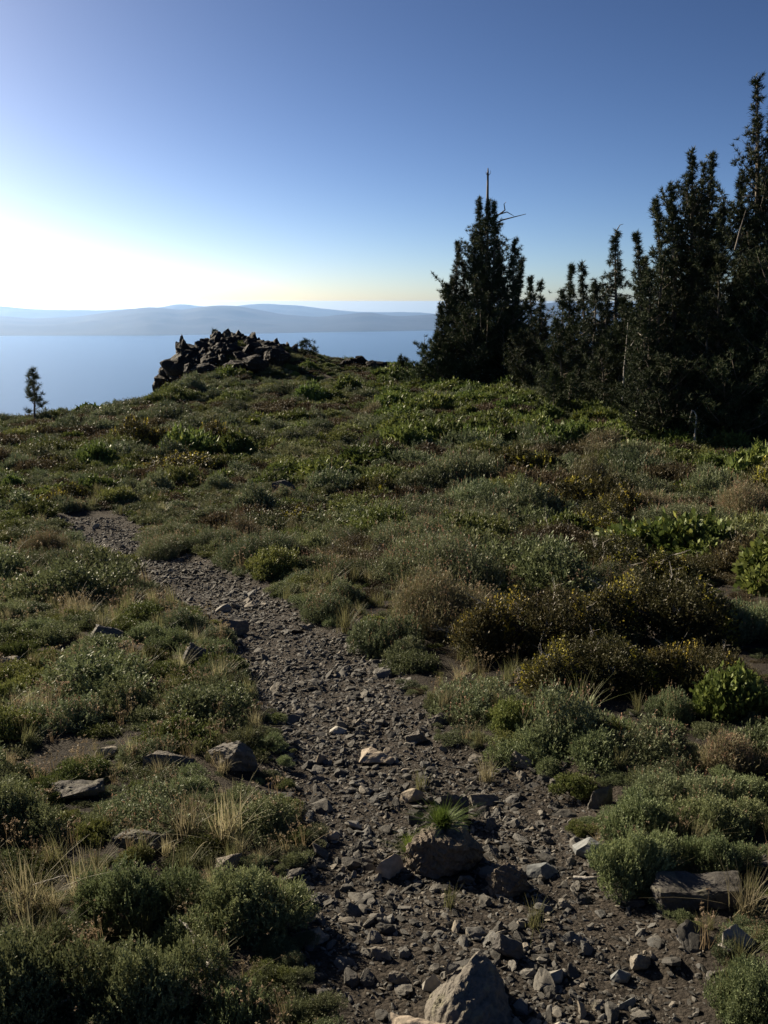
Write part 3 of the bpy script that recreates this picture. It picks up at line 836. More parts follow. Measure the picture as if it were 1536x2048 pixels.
# ------------------------------------------------------------------ shrubs
def c3(*v): return np.array(v, float)
KINDS = {   # height ratio, upward pull, leaf length, leaf width, two leaf colours, lumps
    'sage':   dict(hr=0.62, up=0.9, L=0.052, W=0.017, a=c3(.085, .108, .056), b=c3(.175, .195, .105), lumps=8),
    'green':  dict(hr=0.50, up=0.6, L=0.045, W=0.020, a=c3(.070, .090, .028), b=c3(.17, .185, .058), lumps=9),
    'mat':    dict(hr=0.30, up=0.7, L=0.040, W=0.016, a=c3(.080, .092, .046), b=c3(.155, .165, .082), lumps=12),
    'yellow': dict(hr=0.72, up=0.5, L=0.042, W=0.022, a=c3(.042, .044, .018), b=c3(.090, .080, .033), lumps=10),
    'leafy':  dict(hr=0.60, up=0.5, L=0.085, W=0.050, a=c3(.065, .095, .026), b=c3(.15, .18, .046), lumps=9),
    'dry':    dict(hr=0.80, up=1.6, L=0.085, W=0.014, a=c3(.105, .100, .052), b=c3(.19, .165, .10), lumps=8),
    'fresh':  dict(hr=0.50, up=0.7, L=0.046, W=0.018, a=c3(.095, .120, .058), b=c3(.20, .222, .105), lumps=12),
    'brown':  dict(hr=0.45, up=0.7, L=0.045, W=0.018, a=c3(.042, .036, .019), b=c3(.095, .072, .042), lumps=9),
}
LOD = {'near': (4600, 12, 0.88, True), 'mid': (1500, 9, 1.25, True), 'big': (4600, 8, 0.72, True), 'far': (1100, 7, 1.55, False), 'dot': (150, 6, 3.6, False)}

def shrub_geometry(kind, seed, lod):
    K = KINDS[kind]; g = np.random.default_rng(seed)
    ns, nl, grow, quad = LOD[lod]
    fol, wood = MB(), MB()
    nk = K['lumps']
    ang = g.uniform(0, 6.28, nk); rad = np.sqrt(g.random(nk)) * 0.8
    c = np.stack([np.cos(ang) * rad, np.sin(ang) * rad, g.uniform(0.0, 0.25, nk)], 1)
    r = g.uniform(0.2, 0.46, nk) * (1 - 0.2 * rad)
    c[0, :2] *= 0.4; r[0] = 0.48; c[:, 1] *= g.uniform(0.65, 1.0)
    hk = g.uniform(0.55, 1.35, nk) * (1.15 - 0.5 * rad)
    w = r ** 2 / (r ** 2).sum()
    k = g.choice(nk, ns, p=w)
    d = unit(g.normal(size=(ns, 3))); d[:, 2] = np.abs(d[:, 2]) * 1.1 - 0.12; d = unit(d)
    shell = np.where(g.random(ns) < 0.72, g.uniform(0.82, 1.03, ns), g.uniform(0.35, 0.85, ns))
    shell = shell * (0.72 + 0.6 * vnoise(d[:, 0] * 2.6 + k * 5.3, d[:, 1] * 2.6 + d[:, 2] * 2.1, seed + 3))
    P = c[k] + d * (r[k] * shell)[:, None] * np.stack([np.ones(ns), np.ones(ns), hk[k] * 1.5], 1)
    P[:, 2] = np.maximum(P[:, 2], 0.01) * K['hr'] * 1.15
    S = unit(d * 0.6 + c3(0, 0, K['up']) + g.normal(0, 0.28, (ns, 3)))
    lenS = K['L'] * 2.0 * g.uniform(0.7, 1.4, ns) * np.where(g.random(ns) < 0.12, 2.2, 1.0) * (1.7 if kind == 'dry' else 1)
    tone = np.clip(g.normal(0.45, 0.25, ns) + 0.25 * (g.random(nk)[k] - 0.5), 0, 1)
    base = np.repeat(K['a'][None] * (1 - tone[:, None]) + K['b'][None] * tone[:, None], nl, 0)
    t = np.tile(np.linspace(0.0, 1.0, nl), ns)
    q = np.repeat(P, nl, 0) + np.repeat(S * lenS[:, None], nl, 0) * (t - 0.5)[:, None]
    D = unit(np.repeat(S, nl, 0) * (0.45 + 0.6 * t)[:, None] + unit(g.normal(size=(ns * nl, 3))) * 0.8)
    L = K['L'] * grow * g.uniform(0.6, 1.25, ns * nl)
    W = K['W'] * grow * g.uniform(0.8, 1.2, ns * nl)
    col = base * g.uniform(0.75, 1.25, (ns * nl, 1))
    if kind == 'yellow':          # yellow leaf clusters on part of the sprigs
        patch = vnoise(P[:, 0] * 3.2 + seed, P[:, 1] * 3.2 + P[:, 2] * 2, seed)
        yl = (patch > 0.46) & (g.random(ns) < 0.34) & (shell > 0.6)
        ym = np.repeat(yl, nl) & (g.random(ns * nl) < 0.75)
        yc = c3(.34, .265, .045) * g.uniform(0.6, 1.25, (ns * nl, 1)) + c3(0, .03, 0)
        col = np.where(ym[:, None], yc, col)
        W = np.where(ym, W * 1.35, W)
    if kind == 'leafy' and seed % 2:
        yl = np.repeat(g.random(ns) < 0.10, nl)
        col = np.where(yl[:, None], c3(.22, .23, .05) * g.uniform(0.7, 1.2, (ns * nl, 1)), col)
    add_leaves(fol, q, D, L, W, col, g, quad)
    if kind in ('dry', 'sage'):   # upright flower stalks with seed heads
        m = {'near': 420, 'mid': 300, 'big': 620, 'far': 70, 'dot': 14}[lod] // (1 if kind == 'dry' else 4)
        sel = g.choice(ns, m, replace=False)
        b = P[sel]; dr = unit(np.stack([g.normal(0, 0.18, m) + 0.1, g.normal(0, 0.18, m), np.ones(m)], 1))
        ln = g.uniform(0.14, 0.34, m)
        tcol = c3(.30, .22, .15) * g.uniform(0.7, 1.2, (m, 1))
        add_leaves(fol, b, dr, ln, 0.006 * grow, tcol, g, False)
        for s in range(5):
            f = g.uniform(0.55, 1.0, m)
            add_leaves(fol, b + dr * (ln * f)[:, None], unit(dr + g.normal(0, 0.5, (m, 3))), 0.03 * grow ** 0.5, 0.012 * grow ** 0.5, tcol * c3(1.15, 1.0, 0.95), g, quad)
    nst = {'near': 46, 'mid': 22, 'big': 30, 'far': 6, 'dot': 2}[lod]
    for s in range(nst):
        e = P[int(g.integers(0, ns))] * c3(0.95, 0.95, 0.93)
        b = c3(g.normal(0, 0.10), g.normal(0, 0.10), -0.05)
        mid = (b + e) * 0.5 + g.normal(0, 0.06, 3)
        add_tube(wood, [b, mid, e], [0.018, 0.011, 0.004], 4 if lod == 'near' else 3, (0.1, 0.08, 0.06), 0)
    if kind in ('yellow', 'brown') and lod in ('near', 'mid', 'big'):   # bare grey twigs sticking out
        for s in range(16):
            e0 = P[int(g.integers(0, ns))]
            dr = unit(np.array([e0[0], e0[1], 0.5]) + g.normal(0, 0.35, 3))
            a_ = e0 + dr * 0.10; z_ = e0 + dr * g.uniform(0.16, 0.24) + g.normal(0, 0.03, 3)
            add_tube(wood, [e0 * 0.8, a_, z_], [0.004, 0.003, 0.001], 3, (0.3, 0.27, 0.24), 1)
            for s2 in range(3):
                add_tube(wood, [a_, a_ + (z_ - a_) * 0.5 + g.normal(0, 0.02, 3), z_ + g.normal(0, 0.06, 3)], [0.003, 0.002, 0.001], 3, (0.3, 0.27, 0.24), 1)
    return fol, wood

SHRUB = {}
def shrub_proto(kind, lod, var):
    key = (kind, lod, var)
    if key not in SHRUB:
        fol, wood = shrub_geometry(kind, 17 + var * 31 + sum(map(ord, kind)) * 7, lod)
        if lod == 'near':
            SHRUB[key] = (fol.mesh('%s_foliage' % kind, [M_LEAF]), wood.mesh('%s_stem' % kind, [M_TWIG, M_DEAD], True))
        else:
            b = MB()
            off = 0
            for src, moff in ((fol, 0), (wood, 1)):
                for v, f, t, m_ in zip(src.v, src.f, src.t, src.m):
                    b.v.append(v); b.f.append(f + off); b.t.append(t); b.m.append(m_ + moff)
                off += src.n
            SHRUB[key] = (b.mesh('%s_shrub' % kind, [M_LEAF, M_TWIG, M_DEAD]), None)
    return SHRUB[key]

NVAR = {'near': 1, 'mid': 2, 'big': 1, 'far': 3, 'dot': 3}
NAME = {'sage': 'sagebrush', 'green': 'green_shrub', 'mat': 'mat_plant', 'yellow': 'yellow_leaved_shrub', 'leafy': 'leafy_shrub', 'dry': 'dry_flowering_shrub', 'brown': 'brown_shrub', 'fresh': 'sage_green_bush'}
CAT = {'sage': 'sagebrush', 'green': 'shrub', 'mat': 'plant', 'yellow': 'shrub', 'leafy': 'shrub', 'dry': 'shrub', 'brown': 'shrub', 'fresh': 'shrub'}

def ground_tilt(X, Y, e=0.25):
    zx = float((height(X + e, Y) - height(X - e, Y))[0]) / (2 * e)
    zy = float((height(X, Y + e) - height(X, Y - e))[0]) / (2 * e)
    return math.atan(zy) * 0.7, -math.atan(zx) * 0.7

def place_shrub(kind, X, Y, r, hs, label, group, g, sink=0.02):
    Z = float(height(X, Y)[0]); dep = float(proj(X, Y, Z)[2])
    lod = 'near' if dep < 4.3 else 'mid' if dep < 15 else 'far'
    if lod == 'near' and (r < 0.14 or kind in ('mat', 'dry', 'brown')): lod = 'mid'
    if lod == 'mid' and r > 0.42 and kind in ('sage', 'yellow', 'dry', 'brown'): lod = 'big'
    fol, st = shrub_proto(kind, lod, int(g.integers(0, NVAR[lod])))
    tx, ty = ground_tilt(X, Y)
    rot = (tx, ty, g.uniform(0, 6.28)); scl = (r, r, r * hs)
    if st is not None:
        o = empty(NAME[kind], (X, Y, Z - sink), rot, scl)
        obj('foliage', fol, o); obj('woody_stem', st, o)
    else:
        o = obj(NAME[kind], fol, None, (X, Y, Z - sink), rot, scl)
    return tag(o, label, CAT[kind], group)

g = np.random.default_rng(99)
placed = []      # X, Y, r
# hand-placed shrubs: base pixel, width, height (photograph pixels), kind, label
named = [
    (60, 2130, 420, 260, 'fresh', 'large grey-green bush filling the bottom left corner'),
    (320, 2110, 360, 240, 'fresh', 'rounded sage bush at the bottom left beside the trail'),
    (280, 1890, 290, 160, 'fresh', 'dark green mound above the bush in the bottom left corner'),
    (450, 2090, 200, 180, 'fresh', 'small sage clump nearest the trail at bottom left'),
    (70, 1985, 260, 120, 'fresh', 'yellow-green clump at the left edge above the corner bush'),
    (1500, 2110, 270, 170, 'fresh', 'fine-leaved grey-green bush in the bottom right corner'),
    (1290, 1800, 230, 160, 'fresh', 'bright yellow-green mound right of the stony patch'),
    (1440, 1775, 170, 130, 'fresh', 'twin green mound right of the yellow-green one above the dark slab'),
    (1380, 1640, 260, 110, 'sage', 'wide grey sage mound above the yellow-green mounds at right'),
    (1120, 1500, 260, 150, 'sage', 'tall sage clump with grass stalks right of the trail'),
    (960, 1445, 230, 85, 'sage', 'low blue-green mat plant at the right trail edge by the thin slab'),
    (1215, 1500, 130, 120, 'green', 'small green tufted mound right of the tall sage clump'),
    (1345, 1450, 120, 95, 'sage', 'small round blue-grey sage below the yellow bushes'),
    (1475, 1440, 190, 120, 'leafy', 'yellow-green broad-leaved shrub at the right edge below the yellow bushes'),
    (1310, 1540, 280, 100, 'sage', 'dark sage mat between the round blue-grey sage and the wide mound'),
    (1480, 1560, 180, 110, 'dry', 'brownish dry plant at the right edge among sage'),
    (1030, 1470, 150, 90, 'green', 'yellow-green plants at the stony trail edge below the blue-green mat'),
    (1145, 1590, 110, 40, 'green', 'low yellow-green mat on the right trail edge by the upright pointed rock'),
    (865, 1285, 270, 170, 'dry', 'tall pinkish dry flowering bush glowing in the sun at centre'),
    (770, 1300, 160, 110, 'sage', 'green sage at the left foot of the dry flowering bush'),
    (1080, 1340, 400, 240, 'yellow', 'large dark bush with yellow leaves right of the dry flowering bush'),
    (1320, 1310, 430, 240, 'yellow', 'large yellow-leaved bush with bare grey twigs at right'),
    (1190, 1410, 380, 190, 'yellow', 'front dark bush with gold leaf tips above the sage clump'),
    (1400, 1400, 280, 170, 'yellow', 'dark yellow-flecked bush above the broad-leaved shrub at right'),
    (1490, 1290, 180, 150, 'sage', 'pale silver sage at the right edge beside the yellow-leaved bush'),
    (1120, 1085, 160, 65, 'leafy', 'single bright green leafy shrub among brown brush at centre right'),
    (1370, 1075, 230, 85, 'sage', 'wide silver-grey sage right of the bright green shrub'),
    (955, 1080, 180, 85, 'sage', 'silver-grey upright sage left of the bright green shrub'),
    (1230, 1100, 200, 80, 'yellow', 'olive yellow-flecked brush between bright green shrub and silver sage'),
    (165, 1220, 290, 105, 'fresh', 'big dark green mound beside the trail bend at left'),
    (340, 1112, 140, 60, 'sage', 'green mound on the right side of the far trail'),
    (540, 1120, 140, 80, 'brown', 'dark shaded mound in mid slope right of the far trail'),
    (580, 1060, 200, 55, 'yellow', 'yellow-topped low brush behind the dark shaded mound'),
    (40, 1320, 100, 55, 'green', 'small yellow-green mound at the left edge above the stone'),
    (150, 1420, 330, 105, 'fresh', 'long low green mat in the left foreground'),
    (415, 1460, 260, 90, 'fresh', 'low green mat bordering the trail on the left'),
    (270, 1250, 170, 55, 'green', 'yellow-green mat below the big dark mound'),
    (185, 1695, 110, 70, 'green', 'bright yellow-green clump among rocks at left'),
    (300, 1330, 100, 45, 'green', 'small green hummock left of the trail bend rocks'),
    (120, 1000, 110, 35, 'leafy', 'green leafy patch near the far turn of the trail'),
    (190, 985, 90, 40, 'leafy', 'bright leafy shrub beyond the far turn of the trail'),
    (190, 935, 90, 75, 'leafy', 'taller leafy bush standing on the left slope beyond the trail'),
    (350, 950, 200, 45, 'yellow', 'gold and brown low brush beyond the far trail'),
    (850, 880, 130, 38, 'leafy', 'bright green shrub below the central pine clump'),
    (1000, 870, 150, 45, 'leafy', 'bright green shrub under the gap between pine clumps'),
    (1480, 985, 150, 45, 'leafy', 'bright green shrub patch at the right edge mid slope'),
    (352, 772, 46, 24, 'green', 'low green shrub at the left foot of the rock outcrop'),
    (398, 764, 50, 24, 'mat', 'flat shrub under the left half of the rock outcrop'),
    (446, 748, 52, 24, 'green', 'green shrub between the crag and the lower rock face'),
    (500, 738, 56, 24, 'brown', 'brown shrub under the middle of the rock outcrop'),
    (545, 728, 56, 22, 'green', 'green shrub under the right end of the rock outcrop'),
    (590, 722, 44, 18, 'mat', 'small mat right of the rock outcrop'),
    (480, 768, 60, 24, 'brown', 'brown shrub over the lower rock face'),
    (420, 735, 44, 22, 'mat', 'grey-green mat growing in a cleft of the crag'),
    (372, 752, 36, 20, 'green', 'small green shrub on the left flank of the crag'),
    (530, 752, 56, 22, 'mat', 'flat mat right of the lower rock face'),
    (320, 778, 40, 22, 'green', 'green shrub on the shoulder left of the crag'),
    (456, 676, 18, 10, 'brown', 'tiny dark shrub on the very top of the crag'),
    (900, 1420, 130, 60, 'mat', 'flat mat spreading onto the trail edge below the dry flowering bush'),
    (830, 1345, 130, 55, 'fresh', 'sage-green clump at the trail edge below the dry flowering bush'),
    (700, 1170, 150, 75, 'sage', 'grey-green sage left of the dry flowering bush'),
    (820, 1130, 150, 60, 'sage', 'grey-green sage behind the dry flowering bush'),
]
for px_, py_, w, h, kind, lab in named:
    X, Y, Z = ground_at(px_, min(py_, 2300))
    r = px_size(w, X, Y, Z) * 0.5 * 1.04
    hs = px_size(h, X, Y, Z) / r / (KINDS[kind]['hr'] * 1.15) * 0.82
    back = r * 0.55                                           # the pixel is the foot of the front side
    Y2 = Y + back; X2 = X * (Y2 / Y)
    place_shrub(kind, X2, Y2, r, float(np.clip(hs, 0.55, 1.6)), lab, None, g)
    placed.append((X2, Y2, r))

def pick_kind(px_, py_, n1, n2, u):
    if py_ < 905 and px_ > 760:
        w = dict(leafy=0.55 if n1 > 0.42 else 0.2, sage=0.15, brown=0.15, mat=0.1)
    elif py_ < 830:
        w = dict(green=0.3, sage=0.3, brown=0.3, leafy=0.12, mat=0.1)
    elif px_ > 720 and py_ < 1400:
        w = dict(yellow=(0.6 if n1 > 0.5 else 0.15) * (py_ > 940), sage=0.28 if n1 <= 0.5 else 0.1, fresh=0.2, green=0.2, brown=0.2, dry=0.14 if n2 > 0.5 else 0.05, leafy=0.16 if n2 < 0.3 else 0.03)
    elif py_ < 1040:
        w = dict(mat=0.3, sage=0.25, brown=0.28, green=0.3, yellow=0.12 if n1 > 0.6 else 0.0, leafy=0.06)
    elif py_ < 1230:
        w = dict(mat=0.4, fresh=0.3, sage=0.3, green=0.2, dry=0.05, brown=0.08)
    elif px_ < 640:
        w = dict(green=0.35, mat=0.3, fresh=0.4, sage=0.1)
    else:
        w = dict(sage=0.4, fresh=0.35, green=0.3, mat=0.15)
    ks = list(w); p = np.cumsum([w[k] for k in ks]); p /= p[-1]
    return ks[int(np.searchsorted(p, u))]

cand_n = 26000
CYv = g.uniform(1.4, 62, cand_n); CXv = (g.random(cand_n) - 0.5) * (1.10 * CYv + 3)
CZv = height(CXv, CYv); cpx, cpy, cdep = proj(CXv, CYv, CZv)
csd = trail_sd(CXv, CYv)
n1 = vnoise(CXv * 0.30 + 3, CYv * 0.22, 51); n2 = vnoise(CXv * 0.45, CYv * 0.4 + 7, 52)
cu = g.random(cand_n)
cr = np.exp(g.normal(math.log(0.30), 0.38, cand_n))
cr *= 1.12 * np.where((cpx > 700) & (cpy < 1400), 1.45, 1.0) * np.where(cdep > 22, 1.35, 1.0) * np.where(cdep < 5, 0.62, 1.0) * np.where((cpx < 700) & (cdep > 5) & (cdep < 20), 0.85, 1)
cr *= np.where((CYv > 43) & (cpx > 540) & (cpx < 900), 0.5, 1.0)
cr = np.clip(cr, 0.08, 1.05)
rocky = near_rock(CXv, CYv, 0.04)
knoll_rock = ((cpx > 335) & (cpx < 560) & (cpy < 700) & (cpy > 660)) & (CYv > 50)
order = np.argsort(-cr * np.exp(g.normal(0, 0.25, cand_n)))
buf = np.zeros((cand_n + len(placed), 3)); nb = len(placed)
buf[:nb] = placed
auto = []
for i in order:
    if csd[i] > -0.35 * cr[i] - 0.02 or rocky[i] or (knoll_rock[i] and (cr[i] > 0.45 or cu[i] < 0.4)):
        continue
    if cpx[i] < -300 or cpx[i] > 1836:
        continue
    if cdep[i] < 9 and cr[i] > 0.3:
        continue
    if cpx[i] > 1270 and 1690 < cpy[i] < 2200 and cr[i] > 0.09:
        continue
    if 700 < cpx[i] < 1560 and 1170 < cpy[i] < 1480 and cr[i] > 0.16:
        continue
    if cdep[i] < 6 and cpx[i] < 640 and g.random() < 0.45:
        continue
    dd = np.hypot(buf[:nb, 0] - CXv[i], buf[:nb, 1] - CYv[i])
    if (dd < 0.47 * (buf[:nb, 2] + cr[i])).any():
        continue
    buf[nb] = (CXv[i], CYv[i], cr[i]); nb += 1
    auto.append(i)
auto = np.array(auto)
seen = (cpx[auto] > -10) & (cpx[auto] < 1546) & (cpy[auto] < 2060) & (CYv[auto] < np.interp(CXv[auto], CREST_X, CREST_Y) + 0.5)
rank = np.argsort(-(cr[auto] / cdep[auto]) * seen)
LOOK = {'sage': 'grey-green sagebrush', 'green': 'yellow-green low shrub', 'mat': 'flat grey-green mat', 'yellow': 'yellow-flecked dark bush',
        'leafy': 'bright green leafy shrub', 'dry': 'tan dry shrub', 'brown': 'dull brown shrub', 'fresh': 'light sage-green shrub'}
single = rank[:430]
single = single[np.argsort(-(cr[auto] / cdep[auto])[single])]
for j in single:
    i = auto[j]
    kind = pick_kind(cpx[i], cpy[i], n1[i], n2[i], cu[i])
    lab = which(('small ' if cr[i] < 0.2 else '' if cr[i] < 0.42 else 'large ') + LOOK[kind], cpx[i], cpy[i] - 20, cdep[i])
    grp = LOOK[kind] + ' plants on the hillside'
    place_shrub(kind, CXv[i], CYv[i], cr[i], float(g.uniform(0.7, 1.25)), lab, grp, g)
others = np.setdiff1d(np.arange(len(auto)), single)
protos, pidx = [], {}
def proto_index(kind, lod, var):
    key = (kind, lod, var)
    if key not in pidx:
        if lod == 'near': lod = 'mid'
        pidx[key] = len(protos); protos.append(shrub_proto(kind, lod, var)[0])
    return pidx[key]
P_, R_, S_, I_ = [], [], [], []
for j in others:
    i = auto[j]
    kind = pick_kind(cpx[i], cpy[i], n1[i], n2[i], cu[i])
    lod = 'mid' if cdep[i] < 11 else 'far'
    I_.append(proto_index(kind, lod, int(g.integers(0, NVAR[lod]))))
    P_.append((CXv[i], CYv[i], CZv[i] - 0.02)); R_.append((0, 0, g.uniform(0, 6.28)))
    S_.append((cr[i], cr[i], cr[i] * g.uniform(0.75, 1.3)))
scatter_object('brush', 'dense far-off low brush covering the hillside', protos, P_, R_, S_, I_)

# small plants between the shrubs
protos, pidx = [], {}
P_, R_, S_, I_ = [], [], [], []
n = 15000
fy = 1.3 + 58 * g.random(n) ** 1.6; fx = (g.random(n) - 0.5) * (1.08 * fy + 2.5)
fsd = trail_sd(fx, fy); fz = height(fx, fy); fpx, fpy, fdep = proj(fx, fy, fz)
fr = np.exp(g.normal(math.log(0.11), 0.4, n)) * np.clip(fdep / 9, 0.55, 2.2)
fn1 = vnoise(fx * 0.30 + 3, fy * 0.22, 51); fn2 = vnoise(fx * 0.45, fy * 0.4 + 7, 52)
fu = g.random(n); rk = near_rock(fx, fy, 0.0)
bare = vnoise(fx * 1.1, fy * 1.1, 63)
for i in range(n):
    if fsd[i] > 0.10 - 0.9 * fr[i] or rk[i]: continue
    if fdep[i] < 7 and bare[i] < 0.38: continue
    kind = pick_kind(fpx[i], fpy[i], fn1[i], fn2[i], fu[i])
    if kind == 'yellow': kind = 'brown'
    lod = 'mid' if fdep[i] < 4.5 else 'far' if fdep[i] < 14 else 'dot'
    I_.append(proto_index(kind, lod, int(g.integers(0, min(3, NVAR[lod])))))
    P_.append((fx[i], fy[i], fz[i] - 0.01)); R_.append((0, 0, g.uniform(0, 6.28)))
    S_.append((fr[i], fr[i], fr[i] * g.uniform(0.5, 0.95)))
scatter_object('ground_cover', 'small plants filling the ground between the shrubs', protos, P_, R_, S_, I_)

# ------------------------------------------------------------------ grasses and dry flowers
def grass_mesh(name, seed, blades, spread, cols, width=0.012, curl=0.5, heads=False):
    g = np.random.default_rng(seed); b = MB()
    az = g.uniform(0, 6.28, blades); lean = np.abs(g.normal(0, spread, blades))
    h = g.uniform(0.55, 1.0, blades)
    base = np.stack([g.normal(0, 0.09, blades), g.normal(0, 0.09, blades), np.full(blades, -0.02)], 1)
    out = np.stack([np.cos(az), np.sin(az), np.zeros(blades)], 1)
    side = np.stack([-np.sin(az), np.cos(az), np.zeros(blades)], 1)
    u_ = g.random((blades, 1)); col = (cols[0] * (1 - u_) + cols[1] * u_) * g.uniform(0.8, 1.2, (blades, 1))
    seg = 4; rows = []
    for s in range(seg + 1):
        t = s / seg
        c = base + out * (lean * h * t + curl * lean * h * t ** 2.5)[:, None] + np.array([0, 0, 1]) * (h * t * (1 - 0.25 * lean * t))[:, None]
        w = width * (1 - 0.85 * t)
        rows.append((c - side * w * 0.5, c + side * w * 0.5))
    V = np.stack([q for r_ in rows for q in r_], 1)            # blades, 2*(seg+1), 3
    kk = 2 * (seg + 1)
    f = np.array([[2 * s, 2 * s + 1, 2 * s + 3, 2 * s + 2] for s in range(seg)])
    F_ = (np.arange(blades)[:, None, None] * kk + f[None]).reshape(-1, 4)
    b.add(V.reshape(-1, 3), F_, np.repeat(col, kk, 0))
    if heads:
        tip = (rows[-1][0] + rows[-1][1]) * 0.5
        for s in range(7):
            add_leaves(b, tip + g.normal(0, 0.015, tip.shape), unit(g.normal(size=tip.shape) + c3(0, 0, 0.6)), 0.06, 0.035, c3(.20, .155, .10) * g.uniform(0.6, 1.3, (blades, 1)), g)
    return b.mesh(name, [M_GRASS])
STRAW = (c3(.16, .15, .075), c3(.36, .32, .20)); LUSH = (c3(.07, .11, .02), c3(.14, .18, .04)); OLIVE = (c3(.09, .10, .04), c3(.19, .18, .09)); RUST = (c3(.12, .07, .035), c3(.20, .13, .06))
tufts = {'straw': [grass_mesh('straw_tuft', 400 + k, 85, 0.42, STRAW, 0.016) for k in range(3)],
         'lush': [grass_mesh('lush_tuft', 420 + k, 620, 0.5, LUSH, 0.03, 0.5) for k in range(2)],
         'olive': [grass_mesh('olive_tuft', 440 + k, 60, 0.4, OLIVE, 0.02) for k in range(4)],
         'rust': [grass_mesh('rust_tuft', 460 + k, 160, 0.6, RUST, 0.02) for k in range(1)],
         'flower': [grass_mesh('dry_flower', 480 + k, 16, 0.35, (c3(.12, .095, .05), c3(.22, .17, .10)), 0.016, 0.4, True) for k in range(4)]}
grass_named = [
    (375, 1680, 115, 'straw', 'left of two pale bunchgrass tufts beside the ledge rock'),
    (455, 1680, 125, 'straw', 'right of two pale bunchgrass tufts near the trail'),
    (60, 1830, 150, 'straw', 'tall straw-coloured grass tuft at the left edge'),
    (170, 1800, 120, 'straw', 'straw grass tuft right of the tall one at the left edge'),
    (65, 1930, 120, 'straw', 'leaning straw grass tuft lowest at the left edge'),
    (500, 1800, 60, 'rust', 'small rusty brown grass tuft left of the trail'),
    (1490, 1840, 110, 'straw', 'thin dry grass tuft at the right edge above the broken rock'),
    (1070, 1830, 70, 'olive', 'sparse green grass sprig in the stony patch'),
    (440, 1370, 70, 'straw', 'pale grass tuft in front of the dark shaded rock'),
    (975, 1545, 65, 'straw', 'leaning grass sprigs at the right trail edge'),
    (690, 1260, 60, 'olive', 'green grass tuft right of the trail bend'),
    (840, 1560, 50, 'olive', 'small green sprig among stones above the grass-topped boulder'),
    (900, 1790, 55, 'olive', 'green sprig at the foot of the grass-topped boulder'),
    (825, 1690, 45, 'lush', 'small green tuft at the left foot of the grass-topped boulder'),
    (1160, 1430, 90, 'olive', 'tall thin grass stalks beside the tall sage clump'),
    (890, 1420, 60, 'straw', 'dry grass stalks at the right trail edge above the slab'),
]
for px_, py_, h, kind, lab in grass_named:
    X, Y, Z = ground_at(px_, py_); s = px_size(h, X, Y, Z) * 1.05
    o = obj('grass_tuft', tufts[kind][int(g.integers(0, len(tufts[kind])))], None, (X, Y, float(gz(X, Y)[0])), (0, 0, g.uniform(0, 6.28)), (s, s, s))
    tag(o, lab, 'grass tuft')
dome = [o for o in C.objects if o.name.startswith('rock') and 'grass tuft on top' in o.get('label', '')][0]
topz = max((dome.matrix_basis @ v.co).z for v in dome.data.vertices)
s = px_size(52, dome.location.x, dome.location.y, topz)
tag(obj('grass_tuft', tufts['lush'][0], None, (dome.location.x - 0.02, dome.location.y + 0.03, topz - 0.025), (0, 0, 0.4), (s * 1.25, s * 1.1, s * 0.85)),
    'dense bright green grass tuft growing on the brown boulder', 'grass tuft')

protos = tufts['olive'] + tufts['straw'][:2] + tufts['flower']
P_, R_, S_, I_ = [], [], [], []
n = 9000
fy = 1.3 + 26 * g.random(n) ** 1.5; fx = (g.random(n) - 0.5) * (1.05 * fy + 2.2)
fsd = trail_sd(fx, fy); fz = height(fx, fy); fpx, fpy, fdep = proj(fx, fy, fz); rk = near_rock(fx, fy, -0.03)
pn = vnoise(fx * 0.8, fy * 0.8, 71)
for i in range(n):
    if fsd[i] > -0.02 or rk[i]: continue
    left = fpx[i] < 640
    p_ = (0.55 if left and fpy[i] > 1120 else 0.25) * (1.1 if pn[i] > 0.42 else 0.3)
    if g.random() > p_: continue
    u_ = g.random()
    if left and fpy[i] > 1200:
        k = int(g.integers(6, 10)) if u_ < 0.62 else int(g.integers(0, 6))
    else:
        k = int(g.integers(0, 5)) if u_ < 0.75 else int(g.integers(6, 10))
    sc_ = g.uniform(0.09, 0.2) * np.clip(fdep[i] / 6, 0.7, 1.6)
    I_.append(k); P_.append((fx[i], fy[i], fz[i])); R_.append((g.normal(0, 0.1), g.normal(0, 0.1), g.uniform(0, 6.28))); S_.append((sc_, sc_, sc_))
scatter_object('dry_grass', 'thin grass and dry seed heads growing between the shrubs', protos, P_, R_, S_, I_)

# ------------------------------------------------------------------ dead wood on the ground
M_GREYWOOD = bark_material('grey_root_wood', (0.12, 0.11, 0.10), (0.30, 0.28, 0.25), 40)
def stick(name, label, pts_px, r0, lift=0.02):
    b = MB(); P = []
    for k, (px_, py_, up) in enumerate(pts_px):
        X, Y, Z = ground_at(px_, py_); P.append((X, Y, float(gz(X, Y)[0]) + lift + up))
    P = np.array(P); o0 = P[0].copy()
    t = np.linspace(0, 1, len(P)); tt = np.linspace(0, 1, 14)
    Q = np.stack([np.interp(tt, t, P[:, k]) for k in range(3)], 1) + g.normal(0, r0 * 0.14, (14, 3))
    add_tube(b, Q - o0, r0 * (1 - 0.7 * tt), 8, (0.3, 0.28, 0.25))
    return tag(obj(name, b.mesh(name, [M_GREYWOOD], True), None, o0), label, 'dead wood')
stick('dead_root', 'grey weathered curved root standing beside the bottom left bushes', [(430, 1965, 0.0), (405, 1930, 0.015), (385, 1895, 0.03), (362, 1880, 0.045)], 0.013)
stick('dead_twig', 'pale crooked dead twig lying above the dark slab at right', [(1148, 1748, 0), (1185, 1752, 0.012), (1215, 1755, 0.0), (1265, 1765, 0.0)], 0.008)
stick('dead_twig', 'short pale stick beside the broken pale rock at bottom right', [(1440, 1905, 0), (1452, 1915, 0.005), (1462, 1925, 0)], 0.010)
